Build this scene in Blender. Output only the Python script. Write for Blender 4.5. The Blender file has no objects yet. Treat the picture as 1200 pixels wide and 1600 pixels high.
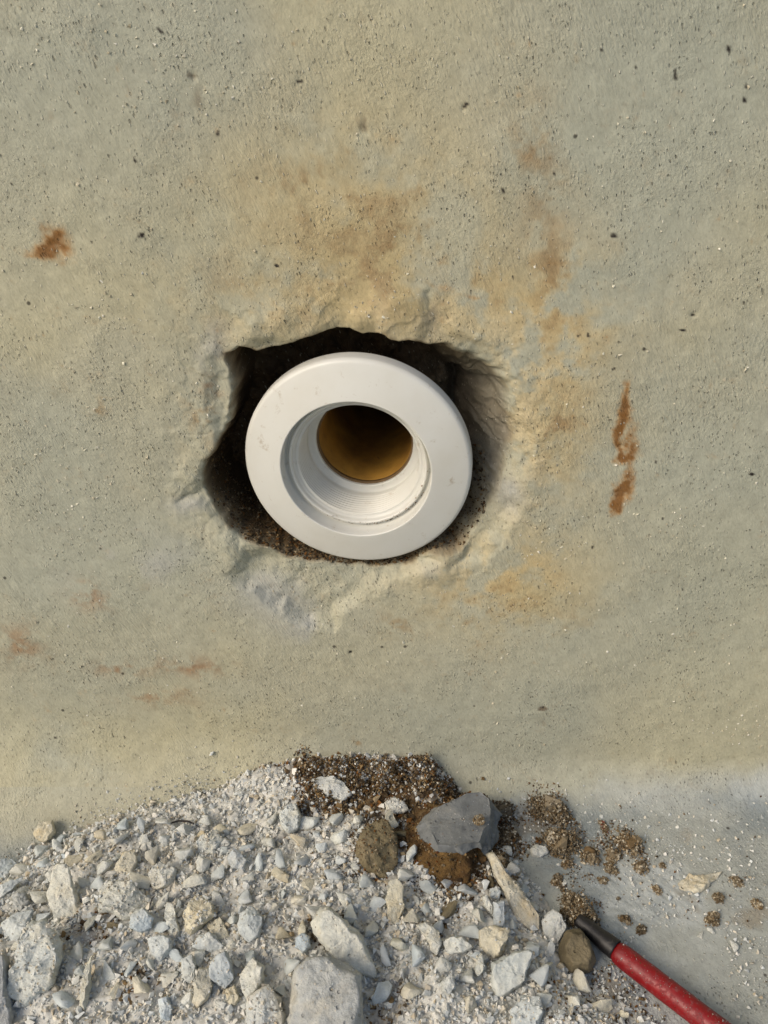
import bpy, bmesh, math, random
import numpy as np
from mathutils import Vector, Matrix

random.seed(7); RNG = np.random.default_rng(11)
C = bpy.context.scene.collection
SC = bpy.context.scene

# ------------------------------------------------------------------ camera
FPX = 1331.0                       # focal length in pixels of the 1200x1600 picture
PITCH = math.radians(28.0)
CAM = np.array([0.0, -0.3025, 0.136])
cam_d = bpy.data.cameras.new('camera'); cam = bpy.data.objects.new('camera', cam_d); C.objects.link(cam)
cam.location = CAM; cam.rotation_euler = (math.radians(90) - PITCH, 0, 0)
cam_d.sensor_fit = 'VERTICAL'; cam_d.sensor_height = 24.0; cam_d.lens = 24.0 * FPX / 1600.0
cam_d.clip_start = 0.005; cam_d.clip_end = 100
cam_d.dof.use_dof = True; cam_d.dof.focus_distance = 0.325; cam_d.dof.aperture_fstop = 20.0
SC.camera = cam
# ------------------------------------------------------------------ light
SUN_AZ = math.radians(232); SUN_EL = math.radians(36)    # azimuth clockwise from +Y
w = bpy.data.worlds.new('World'); SC.world = w; w.use_nodes = True
nt = w.node_tree; bg = nt.nodes['Background']
sky = nt.nodes.new('ShaderNodeTexSky'); sky.sky_type = 'NISHITA'; sky.sun_disc = False
sky.sun_elevation = SUN_EL; sky.sun_rotation = SUN_AZ; sky.air_density = 1.0; sky.dust_density = 3.0; sky.ozone_density = 1.0
nt.links.new(sky.outputs[0], bg.inputs[0]); bg.inputs[1].default_value = 0.12
sd_ = bpy.data.lights.new('sun', 'SUN'); sd_.energy = 1.45; sd_.angle = math.radians(26); sd_.color = (1.0, 0.88, 0.72)
sun = bpy.data.objects.new('sun', sd_); C.objects.link(sun)
sv = Vector((math.sin(SUN_AZ) * math.cos(SUN_EL), math.cos(SUN_AZ) * math.cos(SUN_EL), math.sin(SUN_EL)))
sun.rotation_euler = sv.to_track_quat('Z', 'Y').to_euler(); sun.location = (-1, -1, 1)
SC.view_settings.view_transform = 'Standard'; SC.view_settings.look = 'None'
SC.view_settings.exposure = 0.30; SC.view_settings.gamma = 1.0; SC.view_settings.use_curve_mapping = False

# ------------------------------------------------------------------ helpers
FLOOR = -0.176
FWD = np.array([0, math.cos(PITCH), -math.sin(PITCH)]); UP = np.array([0, math.sin(PITCH), math.cos(PITCH)])
def ray(px, py): return FWD + np.array([1, 0, 0]) * (px - 600) / FPX - UP * (py - 800) / FPX
def W(px, py, d=0.0):
    r = ray(px, py); t = (d - CAM[1]) / r[1]; return CAM + r * t
def P(px, py, h=0.0):
    r = ray(px, py); t = (FLOOR + h - CAM[2]) / r[2]; return CAM + r * t
def lin(r, g, b):
    f = lambda c: c / 12.92 if c <= 0.04045 else ((c + 0.055) / 1.055) ** 2.4
    return np.array([f(r / 255), f(g / 255), f(b / 255)])
def ss(a, b, x):
    t = np.clip((x - a) / (b - a), 0, 1); return t * t * (3 - 2 * t)
def _h(ix, iy, iz, seed):
    n = (ix * 374761393 + iy * 668265263 + iz * 2147483647 + seed * 1274126177) & 0xFFFFFFFF
    n = ((n ^ (n >> 13)) * 1274126177) & 0xFFFFFFFF
    n = ((n ^ (n >> 16)) * 2246822519) & 0xFFFFFFFF
    return ((n ^ (n >> 15)) & 0xFFFFFF).astype(np.float64) / 0xFFFFFF
def vnoise(x, y, z, seed=0):
    x, y, z = np.broadcast_arrays(x, y, z)
    xi = np.floor(x).astype(np.int64); yi = np.floor(y).astype(np.int64); zi = np.floor(z).astype(np.int64)
    fx = x - xi; fy = y - yi; fz = z - zi
    fx = fx * fx * (3 - 2 * fx); fy = fy * fy * (3 - 2 * fy); fz = fz * fz * (3 - 2 * fz)
    r = 0
    for dx in (0, 1):
        for dy in (0, 1):
            for dz in (0, 1):
                r = r + _h(xi + dx, yi + dy, zi + dz, seed) * (fx if dx else 1 - fx) * (fy if dy else 1 - fy) * (fz if dz else 1 - fz)
    return r * 2 - 1
def fbm(x, y, z, s, octs=4, seed=0, gain=0.5):
    a = 1; r = 0; n = 0
    for o in range(octs):
        r = r + a * vnoise(x * s + 17.3 * o, y * s - 5.1 * o, z * s + 3.7 * o, seed + o); n += a; a *= gain; s *= 2.03
    return r / n * 1.5
def ridge(x, y, z, s, octs=4, seed=0):
    a = 1; r = 0; n = 0
    for o in range(octs):
        r = r + a * (1 - np.abs(vnoise(x * s, y * s, z * s, seed + o)) * 2); n += a; a *= 0.5; s *= 2.07
    return r / n
def poly_sd(px, pz, poly):
    """signed distance, negative inside"""
    d = np.full(px.shape, 1e9); inside = np.zeros(px.shape, bool)
    n = len(poly)
    for i in range(n):
        ax, az = poly[i]; bx, bz = poly[(i + 1) % n]
        ex, ez = bx - ax, bz - az
        t = np.clip(((px - ax) * ex + (pz - az) * ez) / (ex * ex + ez * ez), 0, 1)
        d = np.minimum(d, np.hypot(px - ax - t * ex, pz - az - t * ez))
        c = ((az > pz) != (bz > pz)) & (px < (bx - ax) * (pz - az) / (bz - az + 1e-12) + ax)
        inside ^= c
    return np.where(inside, -d, d)
def line_d(px, pz, pts):
    d = np.full(px.shape, 1e9)
    for (ax, az), (bx, bz) in zip(pts[:-1], pts[1:]):
        ex, ez = bx - ax, bz - az
        t = np.clip(((px - ax) * ex + (pz - az) * ez) / (ex * ex + ez * ez), 0, 1)
        d = np.minimum(d, np.hypot(px - ax - t * ex, pz - az - t * ez))
    return d

def mesh_np(name, verts, faces, col=None, smooth=True):
    """verts Nx3, faces Mx3 or Mx4"""
    me = bpy.data.meshes.new(name)
    verts = np.asarray(verts, np.float32); faces = np.asarray(faces, np.int32)
    k = faces.shape[1]
    me.vertices.add(len(verts)); me.vertices.foreach_set('co', verts.ravel())
    me.loops.add(faces.size); me.loops.foreach_set('vertex_index', faces.ravel())
    me.polygons.add(len(faces)); me.polygons.foreach_set('loop_start', np.arange(0, faces.size, k, dtype=np.int32))
    me.polygons.foreach_set('loop_total', np.full(len(faces), k, np.int32))
    me.polygons.foreach_set('use_smooth', np.full(len(faces), smooth, bool))
    me.update(calc_edges=True)
    if col is not None:
        a = me.color_attributes.new('tint', 'FLOAT_COLOR', 'POINT')
        cc = np.ones((len(verts), 4), np.float32); cc[:, :3] = col
        a.data.foreach_set('color', cc.ravel())
    return me
def link(name, me, mat=None, parent=None, loc=None):
    o = bpy.data.objects.new(name, me); C.objects.link(o)
    if mat is not None and me is not None and len(me.materials) == 0: me.materials.append(mat)
    if parent: o.parent = parent
    if loc is not None: o.location = loc
    return o
def tag(o, label=None, cat=None, group=None, kind=None):
    if label: o['label'] = label
    if cat: o['category'] = cat
    if group: o['group'] = group
    if kind: o['kind'] = kind
    return o
def empty(name, loc, label, cat, group=None):
    o = bpy.data.objects.new(name, None); C.objects.link(o); o.location = loc; o.empty_display_size = 0.01
    return tag(o, label, cat, group)

# ------------------------------------------------------------------ materials
class NT:
    def __init__(s, name):
        s.m = bpy.data.materials.new(name); s.m.use_nodes = True; s.t = s.m.node_tree
        s.b = s.t.nodes['Principled BSDF']; s.tc = s.t.nodes.new('ShaderNodeTexCoord')
    def n(s, ty, **kw):
        x = s.t.nodes.new(ty)
        for k, v in kw.items():
            if k in x.inputs: x.inputs[k].default_value = v
            else: setattr(x, k, v)
        return x
    def l(s, a, b): s.t.links.new(a, b)
    def mapped(s, rot=(0, 0, 0), scale=(1, 1, 1), src='Object'):
        mp = s.n('ShaderNodeMapping'); mp.inputs['Rotation'].default_value = rot; mp.inputs['Scale'].default_value = scale
        s.l(s.tc.outputs[src], mp.inputs[0]); return mp.outputs[0]
    def noise(s, vec, scale, detail=4, rough=0.55, dist=0.0):
        x = s.n('ShaderNodeTexNoise'); s.l(vec, x.inputs['Vector'])
        x.inputs['Scale'].default_value = scale; x.inputs['Detail'].default_value = detail
        x.inputs['Roughness'].default_value = rough; x.inputs['Distortion'].default_value = dist
        return x.outputs[0]
    def vor(s, vec, scale, feature='F1', out='Distance', rnd=1.0):
        x = s.n('ShaderNodeTexVoronoi'); x.feature = feature; s.l(vec, x.inputs['Vector'])
        x.inputs['Scale'].default_value = scale; x.inputs['Randomness'].default_value = rnd
        return x.outputs[out], x
    def ramp(s, fac, pts):
        x = s.n('ShaderNodeValToRGB'); s.l(fac, x.inputs[0]); e = x.color_ramp.elements
        while len(e) < len(pts): e.new(0.5)
        for i, (p, c) in enumerate(pts):
            e[i].position = p; e[i].color = (c, c, c, 1) if not hasattr(c, '__len__') else (*c, 1)
        return x.outputs[0]
    def mix(s, mode, fac, a, b):
        x = s.n('ShaderNodeMix'); x.data_type = 'RGBA'; x.blend_type = mode; x.clamp_result = False
        for v, i in ((fac, 0), (a, 6), (b, 7)):
            if hasattr(v, 'is_linked') or hasattr(v, 'links'): s.l(v, x.inputs[i])
            elif i == 0: x.inputs[0].default_value = v
            else: x.inputs[i].default_value = (*v, 1)
        return x.outputs[2]
    def math(s, op, a, b=None):
        x = s.n('ShaderNodeMath'); x.operation = op
        for i, v in enumerate((a, b)):
            if v is None: continue
            if hasattr(v, 'links'): s.l(v, x.inputs[i])
            else: x.inputs[i].default_value = v
        return x.outputs[0]
    def bump(s, h, dist, strength=1.0, prev=None):
        x = s.n('ShaderNodeBump'); s.l(h, x.inputs['Height']); x.inputs['Distance'].default_value = dist
        x.inputs['Strength'].default_value = strength
        if prev is not None: s.l(prev, x.inputs['Normal'])
        return x.outputs[0]
    def attr(s, name):
        x = s.n('ShaderNodeAttribute'); x.attribute_name = name; return x.outputs['Color']

def plaster_mat():
    n = NT('weathered_plaster'); o = n.mapped()
    d0 = n.mapped(rot=(0, math.radians(24), 0)); mp = n.n('ShaderNodeMapping'); mp.inputs['Scale'].default_value = (1.7, 1.2, 0.85); n.l(d0, mp.inputs[0])
    wv = n.n('ShaderNodeTexNoise'); n.l(o, wv.inputs['Vector']); wv.inputs['Scale'].default_value = 180; wv.inputs['Detail'].default_value = 3
    wm_ = n.n('ShaderNodeVectorMath'); wm_.operation = 'SCALE'; wm_.inputs['Scale'].default_value = 0.0035; n.l(wv.outputs['Color'], wm_.inputs[0])
    wa = n.n('ShaderNodeVectorMath'); wa.operation = 'ADD'; n.l(mp.outputs[0], wa.inputs[0]); n.l(wm_.outputs[0], wa.inputs[1]); diag = wa.outputs[0]
    base = n.attr('tint')
    g1 = n.noise(o, 160, 5, 0.65); g2 = n.noise(diag, 620, 3, 0.7)
    c = n.mix('MULTIPLY', 1.0, base, n.ramp(g1, [(0.3, 0.88), (0.7, 1.1)]))
    c = n.mix('MULTIPLY', 1.0, c, n.ramp(g2, [(0.3, 0.87), (0.5, 1.0), (0.72, 1.10)]))
    region = n.ramp(n.noise(o, 26, 3, 0.6), [(0.42, 0.0), (0.62, 1.0)])
    # sand pits of two sizes, only in some areas
    d1, v1 = n.vor(diag, 640); d2, v2 = n.vor(diag, 270)
    sep = n.n('ShaderNodeSeparateColor'); n.l(v1.outputs['Color'], sep.inputs[0])
    sep2 = n.n('ShaderNodeSeparateColor'); n.l(v2.outputs['Color'], sep2.inputs[0])
    p1 = n.math('MULTIPLY', n.ramp(d1, [(0.18, 1.0), (0.34, 0.0)]), n.ramp(sep.outputs[0], [(0.62, 0.0), (0.95, 1.0)]))
    p2 = n.math('MULTIPLY', n.ramp(d2, [(0.13, 1.0), (0.2, 0.0)]), n.ramp(sep2.outputs[1], [(0.84, 0.0), (1.0, 0.9)]))
    p1 = n.math('MULTIPLY', p1, n.math('ADD', n.math('MULTIPLY', region, 0.8), 0.2))
    pit = n.math('MAXIMUM', p1, p2)
    c = n.mix('MIX', n.math('MULTIPLY', pit, 0.55), c, tuple(lin(74, 70, 58)))
    # pale sand grains standing proud
    d3, v3 = n.vor(diag, 520); sep3 = n.n('ShaderNodeSeparateColor'); n.l(v3.outputs['Color'], sep3.inputs[0])
    gr = n.math('MULTIPLY', n.ramp(d3, [(0.12, 1.0), (0.3, 0.0)]), n.ramp(sep3.outputs[2], [(0.72, 0.0), (1.0, 1.0)]))
    c = n.mix('MIX', n.math('MULTIPLY', gr, 0.6), c, tuple(lin(216, 212, 192)))
    # rare dark mineral specks
    d4, v4 = n.vor(o, 95); sep4 = n.n('ShaderNodeSeparateColor'); n.l(v4.outputs['Color'], sep4.inputs[0])
    bk = n.math('MULTIPLY', n.ramp(d4, [(0.05, 1.0), (0.09, 0.0)]), n.ramp(sep4.outputs[0], [(0.86, 0.0), (0.88, 0.8)]))
    c = n.mix('MIX', bk, c, tuple(lin(42, 36, 30)))
    n.l(c, n.b.inputs['Base Color'])
    n.b.inputs['Roughness'].default_value = 0.72; n.b.inputs['Specular IOR Level'].default_value = 0.35
    h = n.math('ADD', n.math('MULTIPLY', g2, 0.55), n.math('MULTIPLY', n.noise(o, 900, 3, 0.7), 0.5)); h = n.math('MULTIPLY', h, n.math('ADD', n.math('MULTIPLY', region, 1.3), 0.45))
    h = n.math('SUBTRACT', h, n.math('MULTIPLY', pit, 1.3)); h = n.math('ADD', h, n.math('MULTIPLY', gr, 0.9))
    st = n.mapped(rot=(0, math.radians(28), 0)); ms = n.n('ShaderNodeMapping'); ms.inputs['Scale'].default_value = (2.6, 1.5, 0.75); n.l(st, ms.inputs[0])
    region2 = n.ramp(n.noise(o, 17, 4, 0.6), [(0.46, 0.0), (0.60, 1.0)])
    h = n.math('ADD', h, n.math('MULTIPLY', n.math('MULTIPLY', n.noise(ms.outputs[0], 480, 3, 0.6), region2), 1.3))
    b = n.bump(h, 0.00042, 1.0); b = n.bump(n.noise(o, 40, 3, 0.5), 0.0008, 0.5, b)
    n.l(b, n.b.inputs['Normal']); return n.m
M_PLASTER = plaster_mat()

def stone_mat(name, c1, c2, c3, rough_scale=300, bumpd=0.0011, spec=0.25, dust=0.35, dark=0.0):
    n = NT(name); o = n.mapped()
    oi = n.n('ShaderNodeObjectInfo')
    add = n.n('ShaderNodeVectorMath'); add.operation = 'ADD'
    sc = n.n('ShaderNodeVectorMath'); sc.operation = 'SCALE'; comb = n.n('ShaderNodeCombineXYZ')
    for i in range(3): n.l(oi.outputs['Random'], comb.inputs[i])
    n.l(comb.outputs[0], sc.inputs[0]); sc.inputs['Scale'].default_value = 7.3
    n.l(o, add.inputs[0]); n.l(sc.outputs[0], add.inputs[1]); v = add.outputs[0]
    a = n.noise(v, 90, 5, 0.65); b = n.noise(v, rough_scale, 5, 0.75)
    c = n.mix('MIX', n.ramp(a, [(0.38, 0.0), (0.62, 1.0)]), tuple(c1), tuple(c2))
    c = n.mix('MIX', n.math('MULTIPLY', n.ramp(n.noise(v, 55, 4, 0.7), [(0.52, 0.0), (0.68, 1.0)]), 0.75), c, tuple(c3))
    c = n.mix('MULTIPLY', 1.0, c, n.ramp(b, [(0.3, 0.78), (0.7, 1.15)]))
    c = n.mix('MULTIPLY', 1.0, c, n.ramp(oi.outputs['Random'], [(0.0, (0.93, 0.93, 0.93)), (0.4, (1.04, 1.03, 1.0)), (0.7, (1.06, 1.03, 0.95)), (1.0, (1.0, 1.05, 1.09))]))
    d, vv = n.vor(v, 420); sep = n.n('ShaderNodeSeparateColor'); n.l(vv.outputs['Color'], sep.inputs[0])
    sp = n.math('MULTIPLY', n.ramp(d, [(0.15, 1.0), (0.3, 0.0)]), n.ramp(sep.outputs[0], [(0.78, 0.0), (0.82, 1.0)]))
    c = n.mix('MIX', n.math('MULTIPLY', sp, 0.5), c, tuple(np.array(c1) * 0.45))
    n.l(c, n.b.inputs['Base Color']); n.b.inputs['Roughness'].default_value = 0.85
    n.b.inputs['Specular IOR Level'].default_value = spec
    h = n.math('ADD', b, n.math('MULTIPLY', n.noise(v, 900, 3, 0.7), 0.5)); h = n.math('SUBTRACT', h, n.math('MULTIPLY', sp, 0.8))
    n.l(n.bump(h, bumpd, 0.8), n.b.inputs['Normal']); return n.m
M_WHITE = stone_mat('chalky_plaster_chip', lin(203, 204, 197), lin(188, 192, 190), lin(200, 193, 172))
M_BLUE = stone_mat('pale_blue_grey_chip', lin(188, 194, 195), lin(172, 180, 183), lin(196, 195, 186), bumpd=0.0006)
M_CREAM = stone_mat('cream_chip', lin(202, 197, 178), lin(190, 187, 173), lin(180, 163, 128))
M_GREY = stone_mat('grey_stone', lin(178, 181, 180), lin(160, 164, 165), lin(184, 180, 168))
M_BROWN = stone_mat('brown_stone', lin(122, 112, 88), lin(96, 88, 70), lin(140, 128, 104))
M_FLINT = stone_mat('slate_grey_flint', lin(118, 121, 121), lin(98, 102, 104), lin(132, 132, 126), 260, 0.0005, 0.4)
M_RUST = stone_mat('rusty_cement', lin(120, 92, 52), lin(72, 52, 30), lin(140, 122, 92), 340, 0.0022)

def grain_mat():
    n = NT('loose_grains'); o = n.mapped(); base = n.attr('tint')
    b = n.noise(o, 700, 4, 0.7)
    c = n.mix('MULTIPLY', 1.0, base, n.ramp(b, [(0.3, 0.8), (0.7, 1.12)]))
    n.l(c, n.b.inputs['Base Color']); n.b.inputs['Roughness'].default_value = 0.85; n.b.inputs['Specular IOR Level'].default_value = 0.25
    n.l(n.bump(b, 0.0004, 0.7), n.b.inputs['Normal']); return n.m
M_GRAIN = grain_mat()

def plastic_mat():
    n = NT('white_pvc'); o = n.mapped()
    a = n.noise(o, 45, 4, 0.6); s = n.noise(n.mapped(rot=(0.3, 0.8, 0.2), scale=(1, 9, 1)), 60, 5, 0.7)
    c = n.mix('MIX', n.ramp(a, [(0.4, 0.0), (0.75, 0.35)]), tuple(lin(206, 206, 199)), tuple(lin(188, 183, 167)))
    dirt = n.math('MULTIPLY', n.ramp(n.noise(o, 150, 6, 0.75), [(0.60, 0.0), (0.72, 1.0)]), 0.65)
    c = n.mix('MIX', dirt, c, tuple(lin(150, 132, 104)))
    scr = n.math('MULTIPLY', n.ramp(s, [(0.66, 0.0), (0.70, 1.0)]), 0.3)
    c = n.mix('MIX', scr, c, tuple(lin(160, 152, 138)))
    n.l(c, n.b.inputs['Base Color']); n.l(n.ramp(a, [(0.3, 0.30), (0.7, 0.46)]), n.b.inputs['Roughness'])
    n.b.inputs['Subsurface Weight'].default_value = 0.08; n.b.inputs['Subsurface Scale'].default_value = 0.002
    n.b.inputs['Subsurface Radius'].default_value = (1, 0.9, 0.8)
    n.l(n.bump(n.noise(o, 300, 4, 0.6), 0.00005, 0.6), n.b.inputs['Normal']); return n.m
M_PVC = plastic_mat()
def pipe_mat():
    n = NT('amber_stained_shaded_pipe'); o = n.mapped()
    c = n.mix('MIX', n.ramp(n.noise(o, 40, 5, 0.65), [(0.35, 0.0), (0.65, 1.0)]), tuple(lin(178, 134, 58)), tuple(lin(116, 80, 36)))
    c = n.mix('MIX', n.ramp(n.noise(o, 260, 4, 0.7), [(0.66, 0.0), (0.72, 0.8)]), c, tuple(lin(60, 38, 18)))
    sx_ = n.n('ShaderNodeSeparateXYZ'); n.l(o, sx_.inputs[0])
    deep_shade = n.ramp(n.math('ADD', n.math('MULTIPLY', sx_.outputs[1], 11.0), n.math('MULTIPLY', n.noise(o, 60, 5, 0.7), 0.5)), [(0.70, 0.0), (1.0, 0.55)])  # shade deep in the bore, painted as brown that darkens with depth
    c = n.mix('MIX', deep_shade, c, tuple(lin(44, 28, 14)))
    n.l(c, n.b.inputs['Base Color']); n.b.inputs['Roughness'].default_value = 0.55; return n.m
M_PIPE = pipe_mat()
def rod_mat(name, col, dustc, amount, rough):
    n = NT(name); o = n.mapped()
    d = n.ramp(n.noise(o, 420, 6, 0.8), [(amount, 0.0), (amount + 0.12, 1.0)])
    d2 = n.ramp(n.noise(o, 60, 4, 0.7), [(0.45, 0.15), (0.7, 0.9)])
    f = n.math('MULTIPLY', d, d2)
    c = n.mix('MIX', f, tuple(col), tuple(dustc))
    c = n.mix('MULTIPLY', 1.0, c, n.ramp(n.noise(o, 120, 4, 0.6), [(0.3, 0.75), (0.7, 1.1)]))
    n.l(c, n.b.inputs['Base Color']); n.l(n.ramp(f, [(0.0, rough), (1.0, 0.9)]), n.b.inputs['Roughness'])
    n.l(n.bump(n.math('ADD', f, n.noise(o, 200, 3, 0.6)), 0.0003, 0.6), n.b.inputs['Normal']); return n.m
M_RED = rod_mat('dusty_red_plastic', lin(126, 4, 12), lin(128, 92, 92), 0.52, 0.45)
M_BLACK = rod_mat('dusty_black_metal', lin(22, 21, 22), lin(112, 106, 98), 0.54, 0.5)
def plain(name, col, rough=0.8):
    n = NT(name); o = n.mapped()
    c = n.mix('MULTIPLY', 1.0, tuple(col), n.ramp(n.noise(o, 400, 4, 0.6), [(0.3, 0.7), (0.7, 1.15)]))
    n.l(c, n.b.inputs['Base Color']); n.b.inputs['Roughness'].default_value = rough; return n.m
M_TWIG = plain('dark_fibre', lin(40, 34, 32))

# ------------------------------------------------------------------ wall and floor (one continuous sheet, split where the cove turns)
def spacing(segs):
    out = [segs[0][0]]
    for a, b, s in segs:
        k = max(1, int(round((b - a) / s))); out += list(np.linspace(a, b, k + 1)[1:])
    return np.array(out)
xs = spacing([(-6, -1, 1.0), (-1, -0.3, 0.1), (-0.3, -0.19, 0.004), (-0.19, -0.085, 0.0007), (-0.085, 0.068, 0.00042),
              (0.068, 0.19, 0.0007), (0.19, 0.3, 0.004), (0.3, 1, 0.1), (1, 6, 1.0)])
# path parameter: height above the bare corner, then (negative) distance out along the floor
zs_wall = spacing([(0.0, 0.105, 0.0007), (0.105, 0.252, 0.00042), (0.252, 0.345, 0.0008), (0.345, 0.42, 0.004), (0.42, 1.1, 0.08)])[::-1]
ys_floor = spacing([(0.0, 0.135, 0.0008), (0.135, 0.25, 0.004), (0.25, 1, 0.08), (1, 8, 1.0)])[1:]
param = np.concatenate([[1.35, 1.15], zs_wall, -ys_floor])
n_cols, n_rows = len(xs), len(param)
X, S = np.meshgrid(xs, param)
R = 0.021 + 0.026 * ss(0.10, -0.17, X)       # cove radius grows to the left
def path_yz(S, R):
    """rounded L path; S>0 up the wall, S<0 out on the floor"""
    y = np.where(S >= 0, 0.0, S); z = np.where(S >= 0, S, 0.0)
    k = np.abs(S) < R
    # in the corner zone: map S in [-R,R] to the quarter arc
    th = (R - S) / (2 * R) * (math.pi / 2)
    ya = -R + R * np.cos(th); za = R - R * np.sin(th)
    return np.where(k, ya, y), np.where(k, za, z), np.where(k, np.clip(th, 0, math.pi / 2), np.where(S > 0, 0.0, math.pi / 2))
Y, Z, TH = path_yz(S, R)
top = S > 1.1
Y = np.where(top, S - 1.1, Y); Z = np.where(top, 1.1, Z)
Z = Z + FLOOR
NY, NZ = -np.cos(TH), np.sin(TH)             # surface normal

def wpoly(pts, d=0.0): return [tuple(W(a, b, d)[[0, 2]]) for a, b in pts]
hole = wpoly([(545, 512), (500, 520), (455, 530), (432, 545), (400, 549), (372, 538), (352, 556), (360, 610), (352, 655), (335, 700), (316, 738),
              (314, 768), (340, 805), (372, 842), (420, 862), (480, 884), (540, 896), (600, 894), (640, 886), (672, 866), (712, 868), (745, 830),
              (786, 776), (800, 720), (808, 660), (800, 612), (778, 572), (730, 556), (700, 538), (660, 532), (625, 536), (590, 524), (565, 522)])
wx = 0.0016 * fbm(X, 0 * X, Z, 120, 3, 5); wz = 0.0016 * fbm(X, 0 * X, Z, 120, 3, 9)
wall_on = (S > 0)
sd = poly_sd(X + wx, Z + wz, hole)
sd = np.where(wall_on, sd, 1.0)
cx, cz = W(561, 712)[[0, 2]]
ang = np.arctan2(Z - cz, X - cx)
disp = np.zeros_like(X)                      # along the outward normal, metres
# gentle trowel undulation and small surface relief
disp += 0.0011 * fbm(X, Y, Z, 12, 2, 21) + 0.00022 * fbm(X, Y, Z, 50, 2, 31) + 0.00006 * fbm(X, Y, Z, 330, 3, 41)
# chipped bevels round the hole: soft on the right and below, tight on the left and above
def scoop(pts, depth, soft, seed):
    s = poly_sd(X + wx * 1.5, Z + wz * 1.5, wpoly(pts)); s = np.where(wall_on, s, 1.0)
    n = 1 + 0.25 * fbm(X, 0 * X, Z, 80, 3, seed)
    return 0.66 * depth * ss(0.0, soft * 1.35, -s) * n
disp -= scoop([(372, 850), (352, 900), (400, 935), (440, 965), (480, 992), (530, 990), (548, 958), (590, 930), (640, 905), (700, 880), (640, 850), (480, 850)], 0.0060, 0.006, 51)
disp -= scoop([(700, 900), (760, 890), (822, 800), (838, 720), (830, 640), (812, 585), (760, 555), (720, 540), (700, 640), (700, 800)], 0.0065, 0.007, 52)
disp -= scoop([(262, 788), (300, 745), (330, 700), (350, 660), (400, 640), (420, 800), (370, 870), (335, 820), (300, 792)], 0.0050, 0.005, 53)
disp -= scoop([(330, 700), (312, 640), (318, 570), (338, 530), (380, 545), (400, 640), (360, 700)], 0.0028, 0.005, 54)
disp -= scoop([(640, 540), (645, 490), (655, 455), (676, 448), (692, 480), (740, 520), (790, 548), (820, 600), (740, 600), (660, 560)], 0.0040, 0.006, 55)
disp -= scoop([(350, 560), (380, 530), (430, 520), (500, 505), (545, 490), (600, 515), (600, 560), (420, 570)], 0.0026, 0.0045, 56)
# raised crumbly lips
for (a, b, r, h) in ((395, 515, 22, .0016), (440, 497, 22, .0014), (610, 488, 34, .0020), (560, 500, 16, .0012), (690, 885, 26, .0024), (660, 900, 16, .0014), (790, 590, 22, .0010), (815, 760, 26, .0014), (360, 850, 18, .0010), (775, 850, 30, .0012)):
    q = W(a, b); rr = r * 0.00025
    disp += np.where(wall_on, h * np.exp(-((X - q[0]) ** 2 + (Z - q[2]) ** 2) / rr ** 2), 0)
near = ss(0.030, 0.004, sd)
disp += near * (0.00050 * fbm(X, 0 * X, Z, 110, 5, 61, 0.55) + 0.00025 * ridge(X, 0 * X, Z, 160, 3, 66))
for k_, (fq, thr) in enumerate(((42, 0.0), (64, 0.1))):
    fl_ = fbm(X + 0.3 * k_, 0 * X, Z, fq, 4, 160 + k_, 0.5); disp -= ss(0.022, 0.008, sd + 0.006 * fbm(X, 0 * X, Z, 40, 2, 170)) * 0.0003 * ss(thr, thr + 0.09, fl_)
# the hole itself
steep = 0.0026 + 0.0042 * ss(-1.3, -0.1, ang) * ss(1.3, 0.3, ang)
rough_in = ss(0.0, 0.004, -sd)
depth = 0.044 * np.clip(-sd / (steep * 3.0), 0, 1) ** 1.45
depth = np.where(sd < 0, depth, 0)
disp -= depth * (1 + 0.20 * fbm(X, 0 * X, Z, 90, 4, 71))
disp -= rough_in * 0.0014 * fbm(X, 0 * X, Z, 260, 4, 72, 0.6)
core = np.hypot(X - cx, Z - (cz - 0.004)); disp = np.where((core < 0.026) & wall_on, -0.16, disp)
und = np.clip(depth / 0.044, 0, 1) * np.clip(1 - (-sd) / 0.022, 0, 1) * 0.007
# rust nodule scars and small craters
for (a, b, r, h) in ((88, 380, 16, .0007), (975, 640, 9, .0005), (970, 700, 12, .0006), (968, 772, 12, .0005), (570, 197, 9, .0005), (722, 169, 4, .0012), (848, 1105, 7, .0007), (1168, 155, 4, .001),
                     (548, 1020, 4, .0008), (1143, 82, 4, .0007), (302, 120, 5, .0006), (226, 373, 5, .0007), (1083, 491, 4, .0008), (466, 126, 4, .0006)):
    q = W(a, b); rr = r * 0.00025
    g = np.exp(-((X - q[0]) ** 2 + (Z - q[2]) ** 2) / rr ** 2)
    disp -= np.where(wall_on, h * g * (0.6 + 0.8 * fbm(X, 0 * X, Z, 500, 2, 7)), 0)
# dust crust on the floor sheet
flo = ss(0.5, 1.3, TH)
crust = ss(0.0, 0.5, fbm(X, Y, Z, 34, 3, 82))
disp += flo * (0.0005 * fbm(X, Y, 0 * Z, 60, 3, 81) + crust * 0.00035 * fbm(X, Y, 0 * Z, 420, 3, 83, 0.6))
disp = np.where(np.abs(X) > 0.25, disp * 0.3, disp)
disp[:2, :] = 0; disp = np.where(top, 0, disp)
VX = X + und * np.cos(ang) * (ang > 1.2) + und * np.cos(ang) * (np.abs(ang) > 2.2) * (ang < 0) + rough_in * 0.0012 * fbm(X, Z, Z * 0, 240, 3, 91); VY = Y + NY * disp; VZ = Z + NZ * disp + und * np.sin(ang) * (1.2 * ((ang > 0.3) | (ang < -2.2)) + 0.7 * ((ang <= -1.0) & (ang >= -2.2))) + rough_in * 0.0012 * fbm(X, Z, Z * 0, 240, 3, 92)

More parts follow.
